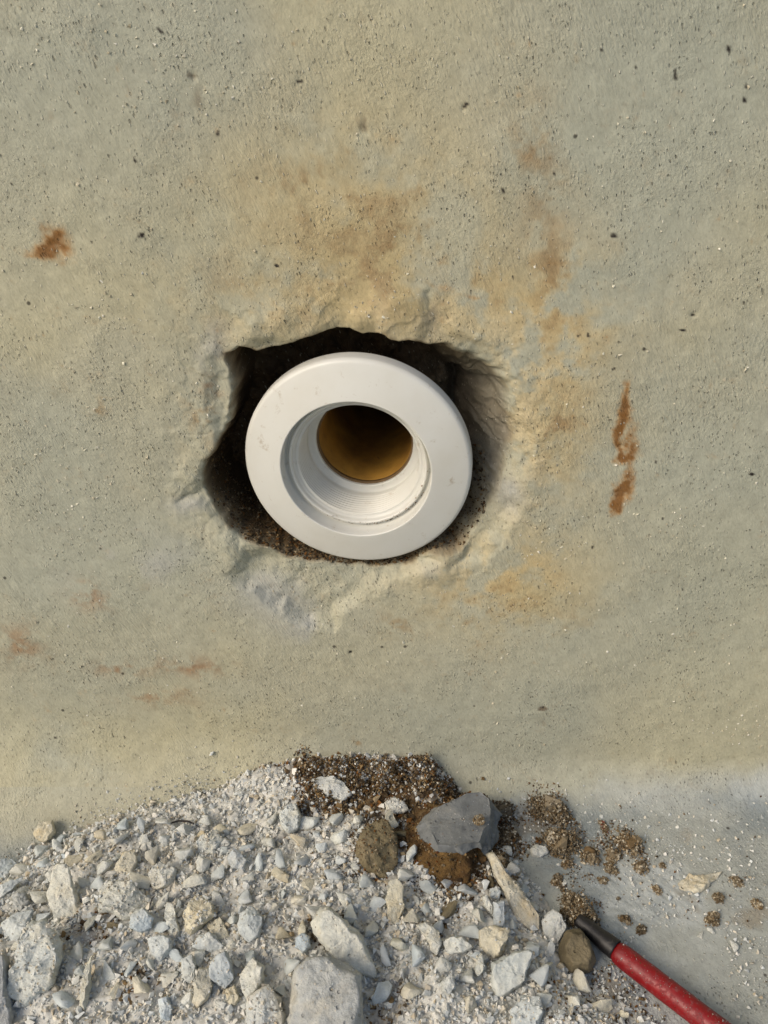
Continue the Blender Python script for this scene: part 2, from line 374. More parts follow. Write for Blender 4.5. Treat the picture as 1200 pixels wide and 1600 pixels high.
# --- colour of the sheet
def blob(a, b, ra, rb=None, rot=0):
    q = W(a, b); rb = rb or ra; ra *= 0.00025; rb *= 0.00025
    dx = X - q[0] + wx; dz = Z - q[2] + wz; c, s = math.cos(rot), math.sin(rot)
    return np.where(wall_on, np.exp(-(((dx * c + dz * s) / ra) ** 2 + ((-dx * s + dz * c) / rb) ** 2)), 0)
n1 = fbm(X, Y, Z, 13, 4, 101); n2 = fbm(X, Y, Z, 45, 4, 111); n3 = fbm(X, Y, Z, 150, 4, 121, 0.65); n4 = fbm(X, Y, Z, 24, 4, 131)
BASE, WARM, COOL = lin(170, 167, 145), lin(181, 174, 141), lin(160, 163, 148)
col = np.broadcast_to(BASE, X.shape + (3,)).copy()
def lay(c, f):
    global col
    f = np.clip(f, 0, 1)[..., None]; col = col * (1 - f) + np.asarray(c) * f
lay(WARM, ss(-0.3, 0.9, n1 + 0.35 * n2) * 0.45)
lay(COOL, ss(-0.2, 0.9, -n1 + 0.4 * n4) * 0.55)
lay(COOL, 0.6 * (blob(1130, 900, 220, 300) + blob(1150, 120, 220, 200) + blob(120, 900, 240, 130) + blob(60, 120, 200, 160)))
lay(COOL * 0.86, 0.7 * blob(310, 420, 60, 170, 0.5) * ss(-0.5, 0.3, n2))
lay(lin(178, 162, 122), 0.85 * (blob(560, 330, 170, 120) + blob(640, 470, 260, 70) + blob(860, 640, 80, 190) + blob(800, 920, 130, 90)) * ss(-0.7, 0.3, n2 + 0.5 * n3))
lay(lin(196, 174, 126), 0.8 * (blob(600, 500, 230, 45) + blob(840, 600, 60, 150) + blob(760, 900, 110, 60)) * ss(-0.4, 0.5, n3))
lay(lin(186, 180, 154), 0.5 * near * ss(-0.3, 0.6, n3))
TAN = lin(146, 123, 88)
lay(TAN, 0.6 * ss(-0.1, 0.9, n3 + 0.3 * n2 + 0.2) * (blob(850, 330, 26, 130, 0.12) + blob(822, 225, 22, 34) + blob(870, 450, 24, 60)))
n5 = fbm(X, Y, Z, 420, 4, 141, 0.7)
lay(TAN, 0.42 * ss(-0.1, 0.9, 0.6 * n2 + 0.8 * n3 + 0.5 * n5) * (blob(480, 440, 110, 50) + blob(700, 440, 130, 50) + blob(560, 300, 120, 60) + blob(870, 600, 46, 170) + blob(800, 960, 130, 60) + blob(330, 620, 40, 90) + blob(620, 400, 70, 60)))
lay(TAN, 0.68 * ss(-0.1, 0.8, n3 + 0.3 * n2 + 0.5 * n5) * (blob(440, 475, 60, 16) + blob(620, 390, 34, 40) + blob(640, 300, 26, 8, -0.4) + blob(535, 340, 12, 26) + blob(720, 455, 60, 9, -0.2) + blob(872, 670, 24, 34)
      + blob(850, 545, 18, 34, 0.4) + blob(320, 640, 26, 40) + blob(155, 640, 16, 14) + blob(480, 300, 60, 30) + blob(760, 940, 70, 30, 0.4) + blob(615, 975, 30, 22) + blob(1045, 1192, 26, 12) + blob(350, 935, 18, 24) + blob(560, 1160, 14, 30)))
lay(lin(148, 120, 90), 0.9 * ss(-0.7, 0.6, n3 + 0.6 * fbm(X, Y, Z, 420, 4, 141, 0.7)) * (blob(185, 1045, 40, 18) + blob(300, 1040, 70, 22) + blob(250, 1090, 60, 20) + blob(140, 930, 30, 30) + blob(30, 1005, 40, 40) + blob(330, 600, 18, 18)))
lay(WARM * 0.9, 0.6 * (blob(60, 1190, 170, 130) + blob(250, 1160, 150, 60)) * ss(-0.8, 0.4, n2))
lay(lin(170, 170, 162), 0.8 * ss(-0.4, 0.5, n2 + 0.3 * n3) * (blob(420, 930, 90, 50, -0.5) + blob(290, 790, 30, 14) + blob(330, 560, 24, 50) + blob(500, 985, 60, 30) + blob(800, 770, 28, 40) + blob(200, 880, 110, 50) + blob(690, 890, 36, 16)))
lay(lin(112, 110, 100), 0.65 * blob(672, 490, 16, 44) * ss(-0.6, 0.2, n3))
RUST = lin(158, 114, 54); DRUST = lin(116, 76, 30)
ru = (blob(90, 372, 20, 22) + blob(70, 395, 14, 12) + 0.8 * blob(977, 625, 7, 32) + blob(968, 668, 8, 30) + blob(966, 716, 13, 13) + 0.6 * blob(986, 690, 11, 28) + 0.75 * blob(975, 765, 18, 26) + 0.9 * blob(966, 790, 10, 16)
      + 0.5 * blob(690, 452, 22, 6, -0.3) + 0.7 * blob(740, 462, 14, 5) + 0.6 * blob(60, 402, 30, 10))
n5 = fbm(X, Y, Z, 420, 4, 141, 0.7)
def streak(pts, wpx):
    d = line_d(X + 1.2 * wx + 0.0006 * n3, Z, wpoly(pts)); return np.where(wall_on, np.exp(-(d / (wpx * 0.00025)) ** 2), 0)
ru = ru + 0.58 * streak([(980, 600), (972, 640), (974, 668), (964, 690), (968, 718)], 5.5) + 0.6 * streak([(986, 738), (974, 765), (966, 795)], 7) + 0.3 * streak([(984, 640), (990, 690), (984, 730)], 6) + 0.35 * streak([(978, 720), (982, 745)], 8)
rm = ss(0.30, 0.95, ru + 0.16 * n3 + 0.42 * n5)
lay(RUST, 0.30 * ss(0.08, 0.6, ru + 0.2 * n3 + 0.2 * n5)); lay(RUST, rm * (0.62 + 0.3 * n5)); lay(DRUST, ss(0.7, 1.15, ru + 0.4 * n3 + 0.4 * n5) * 0.8)
lay(lin(90, 74, 56), 0.8 * ss(0.2, 0.7, n3 + blob(570, 197, 16, 14)) * blob(570, 197, 13, 9) * ss(-0.5, 0.3, n5) + 0.8 * ss(0.3, 0.6, blob(848, 1105, 9, 7)) + 0.5 * blob(316, 155, 5, 14) + 0.6 * ss(0.3, 0.7, blob(302, 118, 6, 5)) + 0.35 * ss(-0.3, 0.5, n5) * (blob(148, 405, 10, 12) + blob(856, 1128, 10, 26)))
for (a, b, r) in ((722, 169, 4.5), (1167, 155, 4), (1170, 134, 3.5), (1054, 121, 3.5), (1143, 80, 3.5), (340, 213, 3.5), (214, 248, 3), (226, 373, 4.5), (434, 412, 3.5), (1083, 490, 4), (549, 1020, 4), (848, 1103, 4),
                  (780, 298, 3), (863, 273, 2.5), (959, 367, 3.5), (466, 126, 3.5), (940, 78, 2.5), (993, 109, 2.5), (21, 283, 3), (247, 43, 2.5), (1160, 470, 2.5), (900, 525, 3), (917, 528, 3), (962, 571, 3.5), (1003, 541, 3.5),
                  (1060, 512, 3.5), (1173, 737, 3.5), (953, 655, 2.5), (928, 849, 3), (1034, 810, 2.5), (104, 894, 2.5), (134, 1040, 2.5), (89, 1146, 2.5), (1024, 718, 2.5), (84, 790, 2.5)):
    lay(lin(36, 30, 26), ss(0.30, 0.62, blob(a, b, r * 0.95, r * 0.75, (a * 7 % 10) / 5)))
# inside of the hole: brown earth and broken cement, cavity shade painted in as darker tones inward
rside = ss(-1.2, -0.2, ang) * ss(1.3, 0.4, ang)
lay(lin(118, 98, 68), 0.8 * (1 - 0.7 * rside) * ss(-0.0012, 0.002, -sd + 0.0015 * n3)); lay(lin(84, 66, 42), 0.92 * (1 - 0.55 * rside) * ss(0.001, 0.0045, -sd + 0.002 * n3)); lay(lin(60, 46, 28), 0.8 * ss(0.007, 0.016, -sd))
lay(lin(120, 118, 110), 0.6 * ss(0.0, 0.004, -sd) * (blob(790, 700, 60, 110)))
# floor: cool grey cement dust with warm foot of the wall fading out
fl = ss(-0.004, 0.028, -S + 0.010 * n4 + 0.03 * ss(-0.02, 0.15, X) + 0.004 * n2 - 0.012)
lay(lin(158, 162, 157), fl * 0.9)
lay(lin(172, 177, 175), fl * 0.75 * crust); lay(lin(118, 128, 132), fl * 0.6 * ss(0.0, 0.6, -n4 + 0.3 * n2))
lay(lin(136, 122, 98), fl * 0.5 * ss(0.35, 0.8, n2 + 0.4 * n3))

V = np.stack([VX, VY, VZ], -1); 
split = int(np.argmin(np.abs(param - 0.0)))
def sheet(r0, r1, name):
    nr = r1 - r0
    idx = np.arange(nr * n_cols).reshape(nr, n_cols)
    f = np.stack([idx[:-1, :-1], idx[1:, :-1], idx[1:, 1:], idx[:-1, 1:]], -1).reshape(-1, 4)
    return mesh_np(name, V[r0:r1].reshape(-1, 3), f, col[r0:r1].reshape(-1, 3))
# smooth normals across the join
du = np.gradient(V, axis=1); dv = np.gradient(V, axis=0)
NRM = np.cross(dv, du); NRM /= np.linalg.norm(NRM, axis=-1, keepdims=True) + 1e-12
if NRM[n_rows // 2, 5, 1] > 0: NRM = -NRM
def setn(me, r0, r1):
    me.normals_split_custom_set_from_vertices(NRM[r0:r1].reshape(-1, 3).tolist())
wm = sheet(0, split + 1, 'pool_wall'); fm = sheet(split, n_rows, 'floor')
setn(fm, split, n_rows)
wall = tag(link('pool_wall', wm, M_PLASTER), 'beige plastered wall with a broken open hole round the white fitting', 'wall')
floor = tag(link('floor', fm, M_PLASTER), kind='structure')

# ------------------------------------------------------------------ the white fitting
FIT_P = W(557, 731); FIT_YAW = math.radians(7.0)
fit = empty('wall_fitting', FIT_P, 'round white plastic pipe fitting with wide flange set in the broken hole', 'pipe fitting')
fit.rotation_euler = (math.radians(4.0), 0, -FIT_YAW)
def lathe(name, prof, mat, segs=192, parent=fit, closed=False, wob=None):
    """prof: (radius_mm, out_mm) ; axis local -Y is outward"""
    pr = np.array(prof, float) / 1000; k = len(pr)
    th = np.linspace(0, 2 * math.pi, segs, endpoint=False)
    r = np.repeat(pr[:, 0][:, None], segs, 1); o = np.repeat(pr[:, 1][:, None], segs, 1)
    if wob is not None: r, o = wob(r, o, th[None, :], np.arange(k)[:, None])
    v = np.stack([r * np.cos(th), -o, r * np.sin(th)], -1).reshape(-1, 3)
    idx = np.arange(k * segs).reshape(k, segs); nx = np.roll(idx, -1, 1)
    a = idx if not closed else np.vstack([idx, idx[:1]]); b = nx if not closed else np.vstack([nx, nx[:1]])
    f = np.stack([a[:-1], a[1:], b[1:], b[:-1]], -1).reshape(-1, 4)
    me = mesh_np(name, v, f)
    bm = bmesh.new(); bm.from_mesh(me); bmesh.ops.recalc_face_normals(bm, faces=bm.faces); bm.to_mesh(me); bm.free()
    me.polygons.foreach_set('use_smooth', np.ones(len(me.polygons), bool))
    return link(name, me, mat, parent)
def arc(cx_, cy_, r, a0, a1, n):
    return [(cx_ + r * math.cos(math.radians(a0 + (a1 - a0) * i / n)), cy_ + r * math.sin(math.radians(a0 + (a1 - a0) * i / n))) for i in range(n + 1)]
# flange: back plate edge, rounded rim, slightly coned face up to the recess mouth
prof = [(31, -9.0), (42.5, -9.0)] + arc(42.9, -6.9, 2.1, -90, 0, 6) + [(45.0, -4.5)] + arc(42.6, -2.4, 2.4, 0, 72, 8)
prof += [(40, 0.75), (36, 1.9), (32, 2.9), (30.2, 3.3)] + arc(29.9, 2.9, 0.45, 80, 180, 6) + [(29.35, 1.5), (29.15, -3.4), (28.9, -4.0), (28.5, -4.3), (28.05, -4.2), (27.85, -3.4), (27.7, -2.75), (27.4, -2.45), (26.9, -2.45), (26.55, -2.8), (26.4, -3.8), (26.2, -4.8), (25.4, -5.0), (25.3, -9.0)]
lathe('flange', prof, M_PVC, 256, closed=True)
# threaded socket: a real helical thread
tp = [(25.28, -4.45), (24.9, -4.6)]; n_t = 9; pitch = 1.55; z0 = -5.2
prof = [(31, -9.02), (31, -34), (20.4, -34), (20.3, -33.6), (20.2, -22.4)] + arc(20.8, -22.0, 0.6, 180, 90, 4) + [(23.2, -21.3), (23.45, -20.9), (23.5, -20.0)]
zz = np.arange(-19.6, -5.2, pitch / 8)
prof += [(24.3, z) for z in zz] + [(24.9, -5.4), (25.32, -5.1)]
def wob(r, o, th, i):
    m = (r > 0.02425) & (r < 0.02435)
    taper = (o + 0.0196) / 0.0144
    ph = (o / (pitch / 1000)) * 2 * math.pi + th
    fade = np.clip(np.minimum((o + 0.0198) / 0.0015, (-0.0046 - o) / 0.0012), 0, 1)
    tri = 1 - np.abs(((ph / math.pi) % 2) - 1) * 2
    return np.where(m, 0.0236 + 0.0009 * taper + 0.00038 * tri * fade, r), o
lathe('threaded_socket', prof, M_PVC, 256, wob=wob)
# pipe glued in behind, seen as the amber brown bore
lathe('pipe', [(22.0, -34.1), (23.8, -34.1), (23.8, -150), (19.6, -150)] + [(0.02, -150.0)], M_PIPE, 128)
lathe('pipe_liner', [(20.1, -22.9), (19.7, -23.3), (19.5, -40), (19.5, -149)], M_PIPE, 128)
# broken lip of old cement round the far edge of the bore
def wob2(r, o, th, i):
    return r - 0.00035 * (0.5 + 0.5 * np.sin(th * 7 + 1) * np.sin(th * 3)) * (i % 3 == 1), o
lathe('sealant_ring', [(20.22, -22.7), (19.6, -23.0), (19.5, -24.5), (20.1, -24.6)], plain('dark_sealant', lin(104, 82, 52)), 128, wob=wob2)

def fitting_dirt():
    n = 230; a = RNG.normal(-1.15, 0.55, n); rr = np.where(RNG.random(n) < 0.75, RNG.uniform(28.0, 28.9, n), RNG.uniform(26.6, 27.6, n)) / 1000
    out = np.where(rr > 0.0279, -0.0040, -0.00235); sz = 0.00008 + 0.00045 * RNG.random(n) ** 4
    pos = np.stack([rr * np.cos(a), -out, rr * np.sin(a)], -1)
    me = grains_mesh('clinging_dirt', pos, sz, BPAL[RNG.integers(0, len(BPAL), n)])
    o = link('clinging_dirt', me, M_GRAIN, fit); o['kind'] = 'stuff'

# ------------------------------------------------------------------ terrain of the rubble pile
pile = [tuple(P(a, b, 0.004)[:2]) for a, b in ((-160, 1420), (0, 1346), (60, 1306), (180, 1245))] + \
       [tuple(P(262, 1218, 0.012)[:2])] + [(W(a, 1190, -0.001)[0], b) for a, b in ((310, -0.004), (335, 0.03), (450, 0.03), (560, 0.03), (700, 0.03))] + \
       [tuple(P(a, b, 0.0)[:2]) for a, b in ((748, 1250), (800, 1330), (850, 1420), (920, 1530), (1040, 1610), (1080, 1760), (900, 1900), (-200, 1900))]
def pile_sd(x, y): return poly_sd(np.asarray(x, float) , np.asarray(y, float), pile)
def cove_z(x, y):
    r = 0.021 + 0.026 * ss(0.10, -0.17, x); d = np.clip(-y, 0, None)
    inside = d < r
    return np.where(inside, r - np.sqrt(np.clip(r * r - (r - d) ** 2, 0, None)), 0.0)
def pile_h(x, y):
    x = np.asarray(x, float); y = np.asarray(y, float)
    s = -pile_sd(x + 0.003 * fbm(x, y, 0 * x, 60, 2, 7), y + 0.003 * fbm(x, y, 0 * x, 60, 2, 8))
    h = 0.0115 * ss(-0.002, 0.030, s) + 0.004 * ss(0.02, 0.08, s)
    h = h + (0.0030 * fbm(x, y, 0 * x, 45, 3, 12) + 0.0010 * fbm(x, y, 0 * x, 200, 3, 13)) * ss(-0.002, 0.02, s)
    wallside = ss(-0.035, -0.004, y) * ss(-0.135, -0.085, x) * ss(0.045, 0.02, x)
    h = h + 0.0072 * wallside
    return np.where(s > -0.002, h, -0.004)
def ground(x, y):
    return FLOOR + np.maximum(pile_h(x, y), cove_z(np.asarray(x, float), np.asarray(y, float)))
def hit(px, py):
    """where the line of sight through a picture point meets the pile or floor"""
    r = ray(px, py); t = np.linspace(0.2, 0.5, 700); q = CAM + r * t[:, None]
    g = ground(q[:, 0], q[:, 1]); k = np.argmax((q[:, 2] < g) | (q[:, 1] > -0.0002)); return q[k]

gx = spacing([(-0.26, -0.19, 0.0014), (-0.19, 0.13, 0.0007), (0.13, 0.2, 0.0014)]); gy = spacing([(-0.235, -0.14, 0.0014), (-0.14, -0.0002, 0.0007)])
GX, GY = np.meshgrid(gx, gy); GH = pile_h(GX, GY)
brown_poly = [tuple(hit(a, b)[:2]) for a, b in ((440, 1200), (470, 1184), (700, 1184), (735, 1235), (770, 1250), (790, 1330), (740, 1420), (650, 1390), (560, 1370), (548, 1300), (500, 1290), (455, 1250))]
def brownness(x, y, seed=3):
    s = poly_sd(x, y, brown_poly); n = fbm(x, y, 0 * x, 70, 3, 33)
    b = ss(0.008, -0.010, s + 0.016 * n) * (0.55 + 0.45 * ss(-0.3, 0.3, fbm(x, y, 0 * x, 150, 2, 35)))
    return np.clip(b + 0.45 * ss(0.35, 0.8, fbm(x, y, 0 * x, 45, 3, 34)), 0, 1)
bc = brownness(GX, GY)[..., None]
gcol = lin(198, 197, 189) * (1 - bc) + lin(92, 74, 50) * bc
idx = np.arange(GX.size).reshape(GX.shape)
f = np.stack([idx[:-1, :-1], idx[:-1, 1:], idx[1:, 1:], idx[1:, :-1]], -1).reshape(-1, 4)
me = mesh_np('rubble_bed', np.stack([GX, GY, FLOOR + GH + 0.0002 + 0.0013 * fbm(GX, GY, 0 * GX, 380, 4, 14, 0.7)], -1).reshape(-1, 3), f, gcol.reshape(-1, 3))
tag(link('rubble_bed', me, M_GRAIN), kind='structure')

# ------------------------------------------------------------------ stone shapes
def chip_mesh(out2d, thick, seed, facets=4, rough=0.04, slope=0.35, bevel=0.22, na=84, nr=15):
    """out2d: star-shaped outline (metres, about its centre). Upper side cut by random planes, lower side rounded."""
    rg = np.random.default_rng(seed)
    poly = np.array(out2d); th = np.linspace(0, 2 * math.pi, na, endpoint=False)
    rad = np.zeros(na)
    for i, t in enumerate(th):
        d = np.array([math.cos(t), math.sin(t)]); best = 0
        for a, b in zip(poly, np.roll(poly, -1, 0)):
            e = b - a; den = d[0] * e[1] - d[1] * e[0]
            if abs(den) < 1e-12: continue
            s = (a[0] * e[1] - a[1] * e[0]) / den; u = (a[0] * d[1] - a[1] * d[0]) / den
            if s > 0 and -1e-6 <= u <= 1 + 1e-6: best = max(best, s)
        rad[i] = best
    size = rad.mean()
    rr = np.concatenate([np.linspace(0, 0.72, nr - 4), np.linspace(0.8, 1.0, 5)[0:]])
    Rm, T = np.meshgrid(rr, th, indexing='ij')
    x = Rm * rad * np.cos(T); y = Rm * rad * np.sin(T)
    def surf(sgn, k):
        h = thick * 0.5 * np.ones_like(x)
        for _ in range(k):
            a = rg.uniform(0, 2 * math.pi); sl = rg.uniform(0.3, 1.3) * slope
            h = np.minimum(h, thick * rg.uniform(0.32, 0.6) + sl * (x * math.cos(a) + y * math.sin(a)))
        h = np.minimum(h, np.clip((1 - Rm), 0, 1) / (bevel * 0.6) * thick * 0.42 * (1 + (0.1 if bevel > 0.4 else 0.5) * np.sin(T * 3 + seed)))
        return sgn * np.maximum(h, -thick * 0.1)
    zt = surf(1, facets); zb = surf(-1, 2)
    zb[-1] = zt[-1]
    vt = np.stack([x, y, zt], -1); vb = np.stack([x, y, zb], -1)[:-1]
    n_t = vt.shape[0] * na
    v = np.concatenate([vt.reshape(-1, 3), vb[::-1].reshape(-1, 3)])
    K = vt.shape[0] + vb.shape[0]; idx = np.arange(K * na).reshape(K, na); nx = np.roll(idx, -1, 1)
    f = np.stack([idx[:-1], nx[:-1], nx[1:], idx[1:]], -1)[:, :, :]
    f = f.reshape(-1, 4)
    amp = rough * size
    o = seed * 1.37; s = 1 / size
    nn = np.stack([fbm(v[:, 0] + o, v[:, 1], v[:, 2], s * 1.8, 4, seed % 50 + 200 + j * 7, 0.62) for j in range(3)], -1)
    nf = np.stack([fbm(v[:, 0] + o, v[:, 1], v[:, 2], 420, 3, seed % 50 + 260 + j * 7, 0.65) for j in range(3)], -1)
    v = v + nn * amp * 1.3 + nf * 0.0005
    return v, f[:, ::-1] if False else f
def fix_mesh(name, v, f, flat=False):
    me = mesh_np(name, v, f, smooth=not flat)
    bm = bmesh.new(); bm.from_mesh(me); bmesh.ops.remove_doubles(bm, verts=bm.verts, dist=1e-6)
    bmesh.ops.recalc_face_normals(bm, faces=bm.faces); 
    for fc in bm.faces: fc.smooth = not flat
    bm.to_mesh(me); bm.free(); return me
OCC = []      # (x, y, radius) of the hero pieces
def hero(name, pts, mat, label, cat='stone', thick=0.006, lift=0.001, tilt=0.45, seed=None, facets=4, rough=0.045, slope=0.45, bevel=0.22, side=0.0, group=None):
    facets += 2
    seed = seed if seed is not None else len(OCC) * 3 + 5
    pts = np.array(pts, float); c = pts.mean(0); base = hit(*c); 
    nrm = np.array([side, -tilt, 1.0]); nrm /= np.linalg.norm(nrm)
    cen = base + np.array([0, 0, lift + thick * 0.25])
    e1 = np.cross([0, 1, 0], nrm); e1 /= np.linalg.norm(e1); e2 = np.cross(nrm, e1)
    loc = []
    for a, b in pts:
        r = ray(a, b); t = np.dot(cen - CAM, nrm) / np.dot(r, nrm); q = CAM + r * t - cen
        loc.append((q @ e1, q @ e2))
    loc = np.array(loc); m = loc.mean(0); cen = cen + e1 * m[0] + e2 * m[1]; loc -= m
    v, f = chip_mesh(loc, thick, seed, facets, rough, slope, bevel)
    me = fix_mesh(name, v, f)
    o = link(name, me, mat)
    Mx = Matrix(((e1[0], e2[0], nrm[0], cen[0]), (e1[1], e2[1], nrm[1], cen[1]), (e1[2], e2[2], nrm[2], cen[2]), (0, 0, 0, 1)))
    o.matrix_world = Mx
    OCC.append((cen[0], cen[1], np.hypot(*loc.T).mean(), loc, e1, e2, cen))
    return tag(o, label, cat, group)

PC = 'plaster_chip'; ST = 'stone'
hero(PC, [(86, 1349), (105, 1351), (115, 1384), (130, 1426), (136, 1464), (119, 1472), (101, 1465), (86, 1461), (82, 1426), (74, 1398), (77, 1370)], M_WHITE, 'long flat pale plaster slab standing upright-looking near the left edge of the rubble', 'plaster chip', 0.007, 0.004, 0.7, facets=2, slope=0.2)
hero('plaster_lump', [(45, 1443), (70, 1440), (98, 1468), (98, 1496), (84, 1531), (63, 1555), (39, 1573), (17, 1562), (12, 1538), (21, 1503), (35, 1468)], M_WHITE, 'large rough crumbly white lump below the long slab at bottom left', 'plaster lump', 0.013, 0.005, 0.6, rough=0.11, facets=3, slope=0.2, bevel=0.3)
hero(PC, [(210, 1326), (214, 1349), (206, 1373), (189, 1370), (175, 1368), (182, 1349), (192, 1333)], M_CREAM, 'smooth cream chip with pointed top lying between the fine grit, left upper rubble', 'plaster chip', 0.005, 0.003, 0.6, facets=3)
hero('plaster_lump', [(154, 1384), (185, 1373), (217, 1384), (241, 1412), (227, 1433), (196, 1440), (182, 1433), (154, 1426)], M_WHITE, 'broad crumbly cream-white lump right of the long flat slab', 'plaster lump', 0.010, 0.002, 0.5, rough=0.12)
hero(PC, [(206, 1426), (224, 1417), (241, 1433), (238, 1450), (220, 1459), (200, 1450)], M_BLUE, 'flat greenish white chip leaning on the broad crumbly lump', 'plaster chip', 0.005, 0.005, 0.7, facets=2, side=0.1)
hero(PC, [(259, 1410), (271, 1412), (276, 1436), (282, 1464), (273, 1471), (262, 1454), (257, 1429)], M_WHITE, 'narrow upright splinter left of the rough cream lump', 'plaster chip', 0.006, 0.003, 0.7)
hero('plaster_lump', [(304, 1398), (329, 1408), (339, 1429), (322, 1443), (297, 1461), (287, 1450), (289, 1426)], M_CREAM, 'rough grainy cream lump with pointed right corner in left rubble', 'plaster lump', 0.010, 0.004, 0.5, rough=0.10)
hero(PC, [(374, 1426), (392, 1415), (411, 1433), (406, 1464), (388, 1475), (371, 1457)], M_BLUE, 'bluish white wedge with a bright ridge right of the rough cream lump', 'plaster chip', 0.009, 0.003, 0.5, facets=4, slope=0.6)
hero(ST, [(336, 1492), (353, 1485), (364, 1510), (366, 1531), (352, 1547), (329, 1531), (327, 1510)], M_BLUE, 'smooth lavender grey faceted stone beside the yellow tipped chip', 'stone', 0.008, 0.004, 0.7, facets=3)
hero(PC, [(311, 1513), (327, 1510), (332, 1541), (325, 1562), (308, 1576), (300, 1566), (304, 1538)], M_CREAM, 'slim cream chip with an ochre yellow lower tip', 'plaster chip', 0.008, 0.003, 0.6)
hero(PC, [(395, 1496), (415, 1510), (411, 1538), (388, 1566), (378, 1552), (374, 1524)], M_WHITE, 'white wedge pointing down, just left of the big bottom boulder', 'plaster chip', 0.009, 0.004, 0.6, facets=3, slope=0.5)
hero(PC, [(-14, 1345), (20, 1340), (27, 1352), (12, 1376), (-14, 1385)], M_BLUE, 'uppermost grey chip cut by the left edge of the photo', 'plaster chip', 0.006, 0.003, 0.6, facets=2)
hero(PC, [(-14, 1387), (20, 1374), (37, 1371), (16, 1394), (0, 1410), (-14, 1412)], M_BLUE, 'second grey chip down cut by the left photo edge', 'plaster chip', 0.005, 0.003, 0.6, facets=2)
hero(ST, [(20, 1398), (38, 1391), (48, 1410), (38, 1427), (20, 1424)], M_GREY, 'small grey stone just left of the long flat slab', 'stone', 0.007, 0.001, 0.6)
hero(PC, [(0, 1443), (28, 1425), (52, 1420), (46, 1448), (24, 1478), (8, 1472)], M_BLUE, 'smooth grey chip above the large rough lump at bottom left', 'plaster chip', 0.007, 0.002, 0.6, facets=2)
hero(ST, [(52, 1305), (64, 1284), (82, 1282), (88, 1300), (72, 1317), (56, 1312)], M_CREAM, 'cream stone resting on the edge where the rubble meets the wall at left', 'stone', 0.008, 0.002, 0.4)
hero(PC, [(138, 1500), (144, 1488), (142, 1530), (134, 1584), (125, 1572), (130, 1530)], M_CREAM, 'very thin cream splinter right of the large rough lump', 'plaster chip', 0.006, 0.004, 0.7, facets=2)
hero('plaster_lump', [(232, 1365), (250, 1345), (277, 1358), (270, 1382), (245, 1392), (235, 1385)], M_WHITE, 'rough white lump with a rusty spot just above it', 'plaster lump', 0.008, 0.002, 0.5, rough=0.1)
hero(PC, [(354, 1340), (368, 1325), (385, 1345), (380, 1358), (362, 1358)], M_BLUE, 'small bluish five-sided chip in the middle of the left grit', 'plaster chip', 0.005, 0.003, 0.5, facets=2)
hero('plaster_lump', [(306, 1318), (318, 1306), (338, 1296), (350, 1312), (334, 1334), (312, 1334)], M_WHITE, 'white lump with cream underside below the dark hair-like fibre', 'plaster lump', 0.008, 0.002, 0.5, rough=0.09)
hero(ST, [(230, 1466), (250, 1460), (270, 1466), (268, 1484), (252, 1504), (236, 1490)], M_BLUE, 'blue grey stone below the narrow upright splinter', 'stone', 0.008, 0.001, 0.5)
hero(PC, [(485, 1440), (499, 1419), (516, 1417), (541, 1440), (565, 1459), (576, 1489), (590, 1517), (586, 1527), (555, 1520), (530, 1506), (509, 1482), (488, 1461)], M_WHITE, 'large angular pale chip with cream lower edge lying on the big boulder', 'plaster chip', 0.012, 0.006, 0.55, facets=2, slope=0.25, side=-0.15, seed=91, bevel=0.30)
hero('boulder', [(455, 1516), (481, 1496), (513, 1493), (545, 1508), (564, 1524), (567, 1562), (566, 1610), (560, 1650), (460, 1650), (451, 1600), (452, 1548)], M_GREY, 'biggest pale grey boulder cut by the bottom edge of the photo', 'stone', 0.022, 0.004, 0.5, facets=3, slope=0.25, bevel=0.35)
hero(PC, [(462, 1465), (472, 1456), (483, 1465), (488, 1480), (474, 1490), (461, 1482)], M_BLUE, 'small bluish chip wedged left of the large angular chip', 'plaster chip', 0.006, 0.004, 0.6)
hero(PC, [(607, 1377), (621, 1370), (630, 1387), (632, 1419), (621, 1450), (614, 1464), (607, 1454), (603, 1405)], M_CREAM, 'upright blade-shaped pale shard below the dark rusty stone', 'plaster chip', 0.007, 0.004, 0.7, facets=3, slope=0.5)
hero(PC, [(648, 1445), (667, 1440), (688, 1457), (690, 1475), (681, 1494), (674, 1485), (663, 1461)], M_WHITE, 'curved fang-shaped white shard with a pointed lower tip', 'plaster chip', 0.005, 0.005, 0.6, facets=2)
hero(PC, [(488, 1216), (520, 1213), (537, 1224), (552, 1240), (537, 1251), (513, 1246), (492, 1230)], M_WHITE, 'pale oval slab lying on the dark soil near the wall', 'plaster chip', 0.007, 0.003, 0.4, facets=2)
hero(PC, [(436, 1272), (450, 1258), (462, 1257), (471, 1275), (465, 1296), (450, 1303), (438, 1290)], M_WHITE, 'rounded white chip left of the dark soil patch', 'plaster chip', 0.007, 0.003, 0.4, facets=2)
hero(ST, [(748, 1454), (765, 1446), (796, 1449), (795, 1468), (781, 1496), (769, 1499), (750, 1480)], M_CREAM, 'yellowish white stone above the wide pale slab at right', 'stone', 0.010, 0.004, 0.5, rough=0.07)
hero(PC, [(767, 1505), (787, 1494), (825, 1482), (834, 1485), (823, 1523), (814, 1541), (781, 1563), (774, 1558), (768, 1536)], M_BLUE, 'wide four-sided pale blue slab below the yellowish stone', 'plaster chip', 0.007, 0.004, 0.6, facets=1, slope=0.1, bevel=0.15)
hero(PC, [(758, 1333), (767, 1329), (790, 1362), (820, 1396), (844, 1430), (844, 1452), (830, 1454), (808, 1435), (792, 1405), (773, 1370)], M_CREAM, 'long bone-like cream splinter pointing up to the dark rusty stone', 'plaster chip', 0.008, 0.006, 0.5, facets=3, slope=0.5)
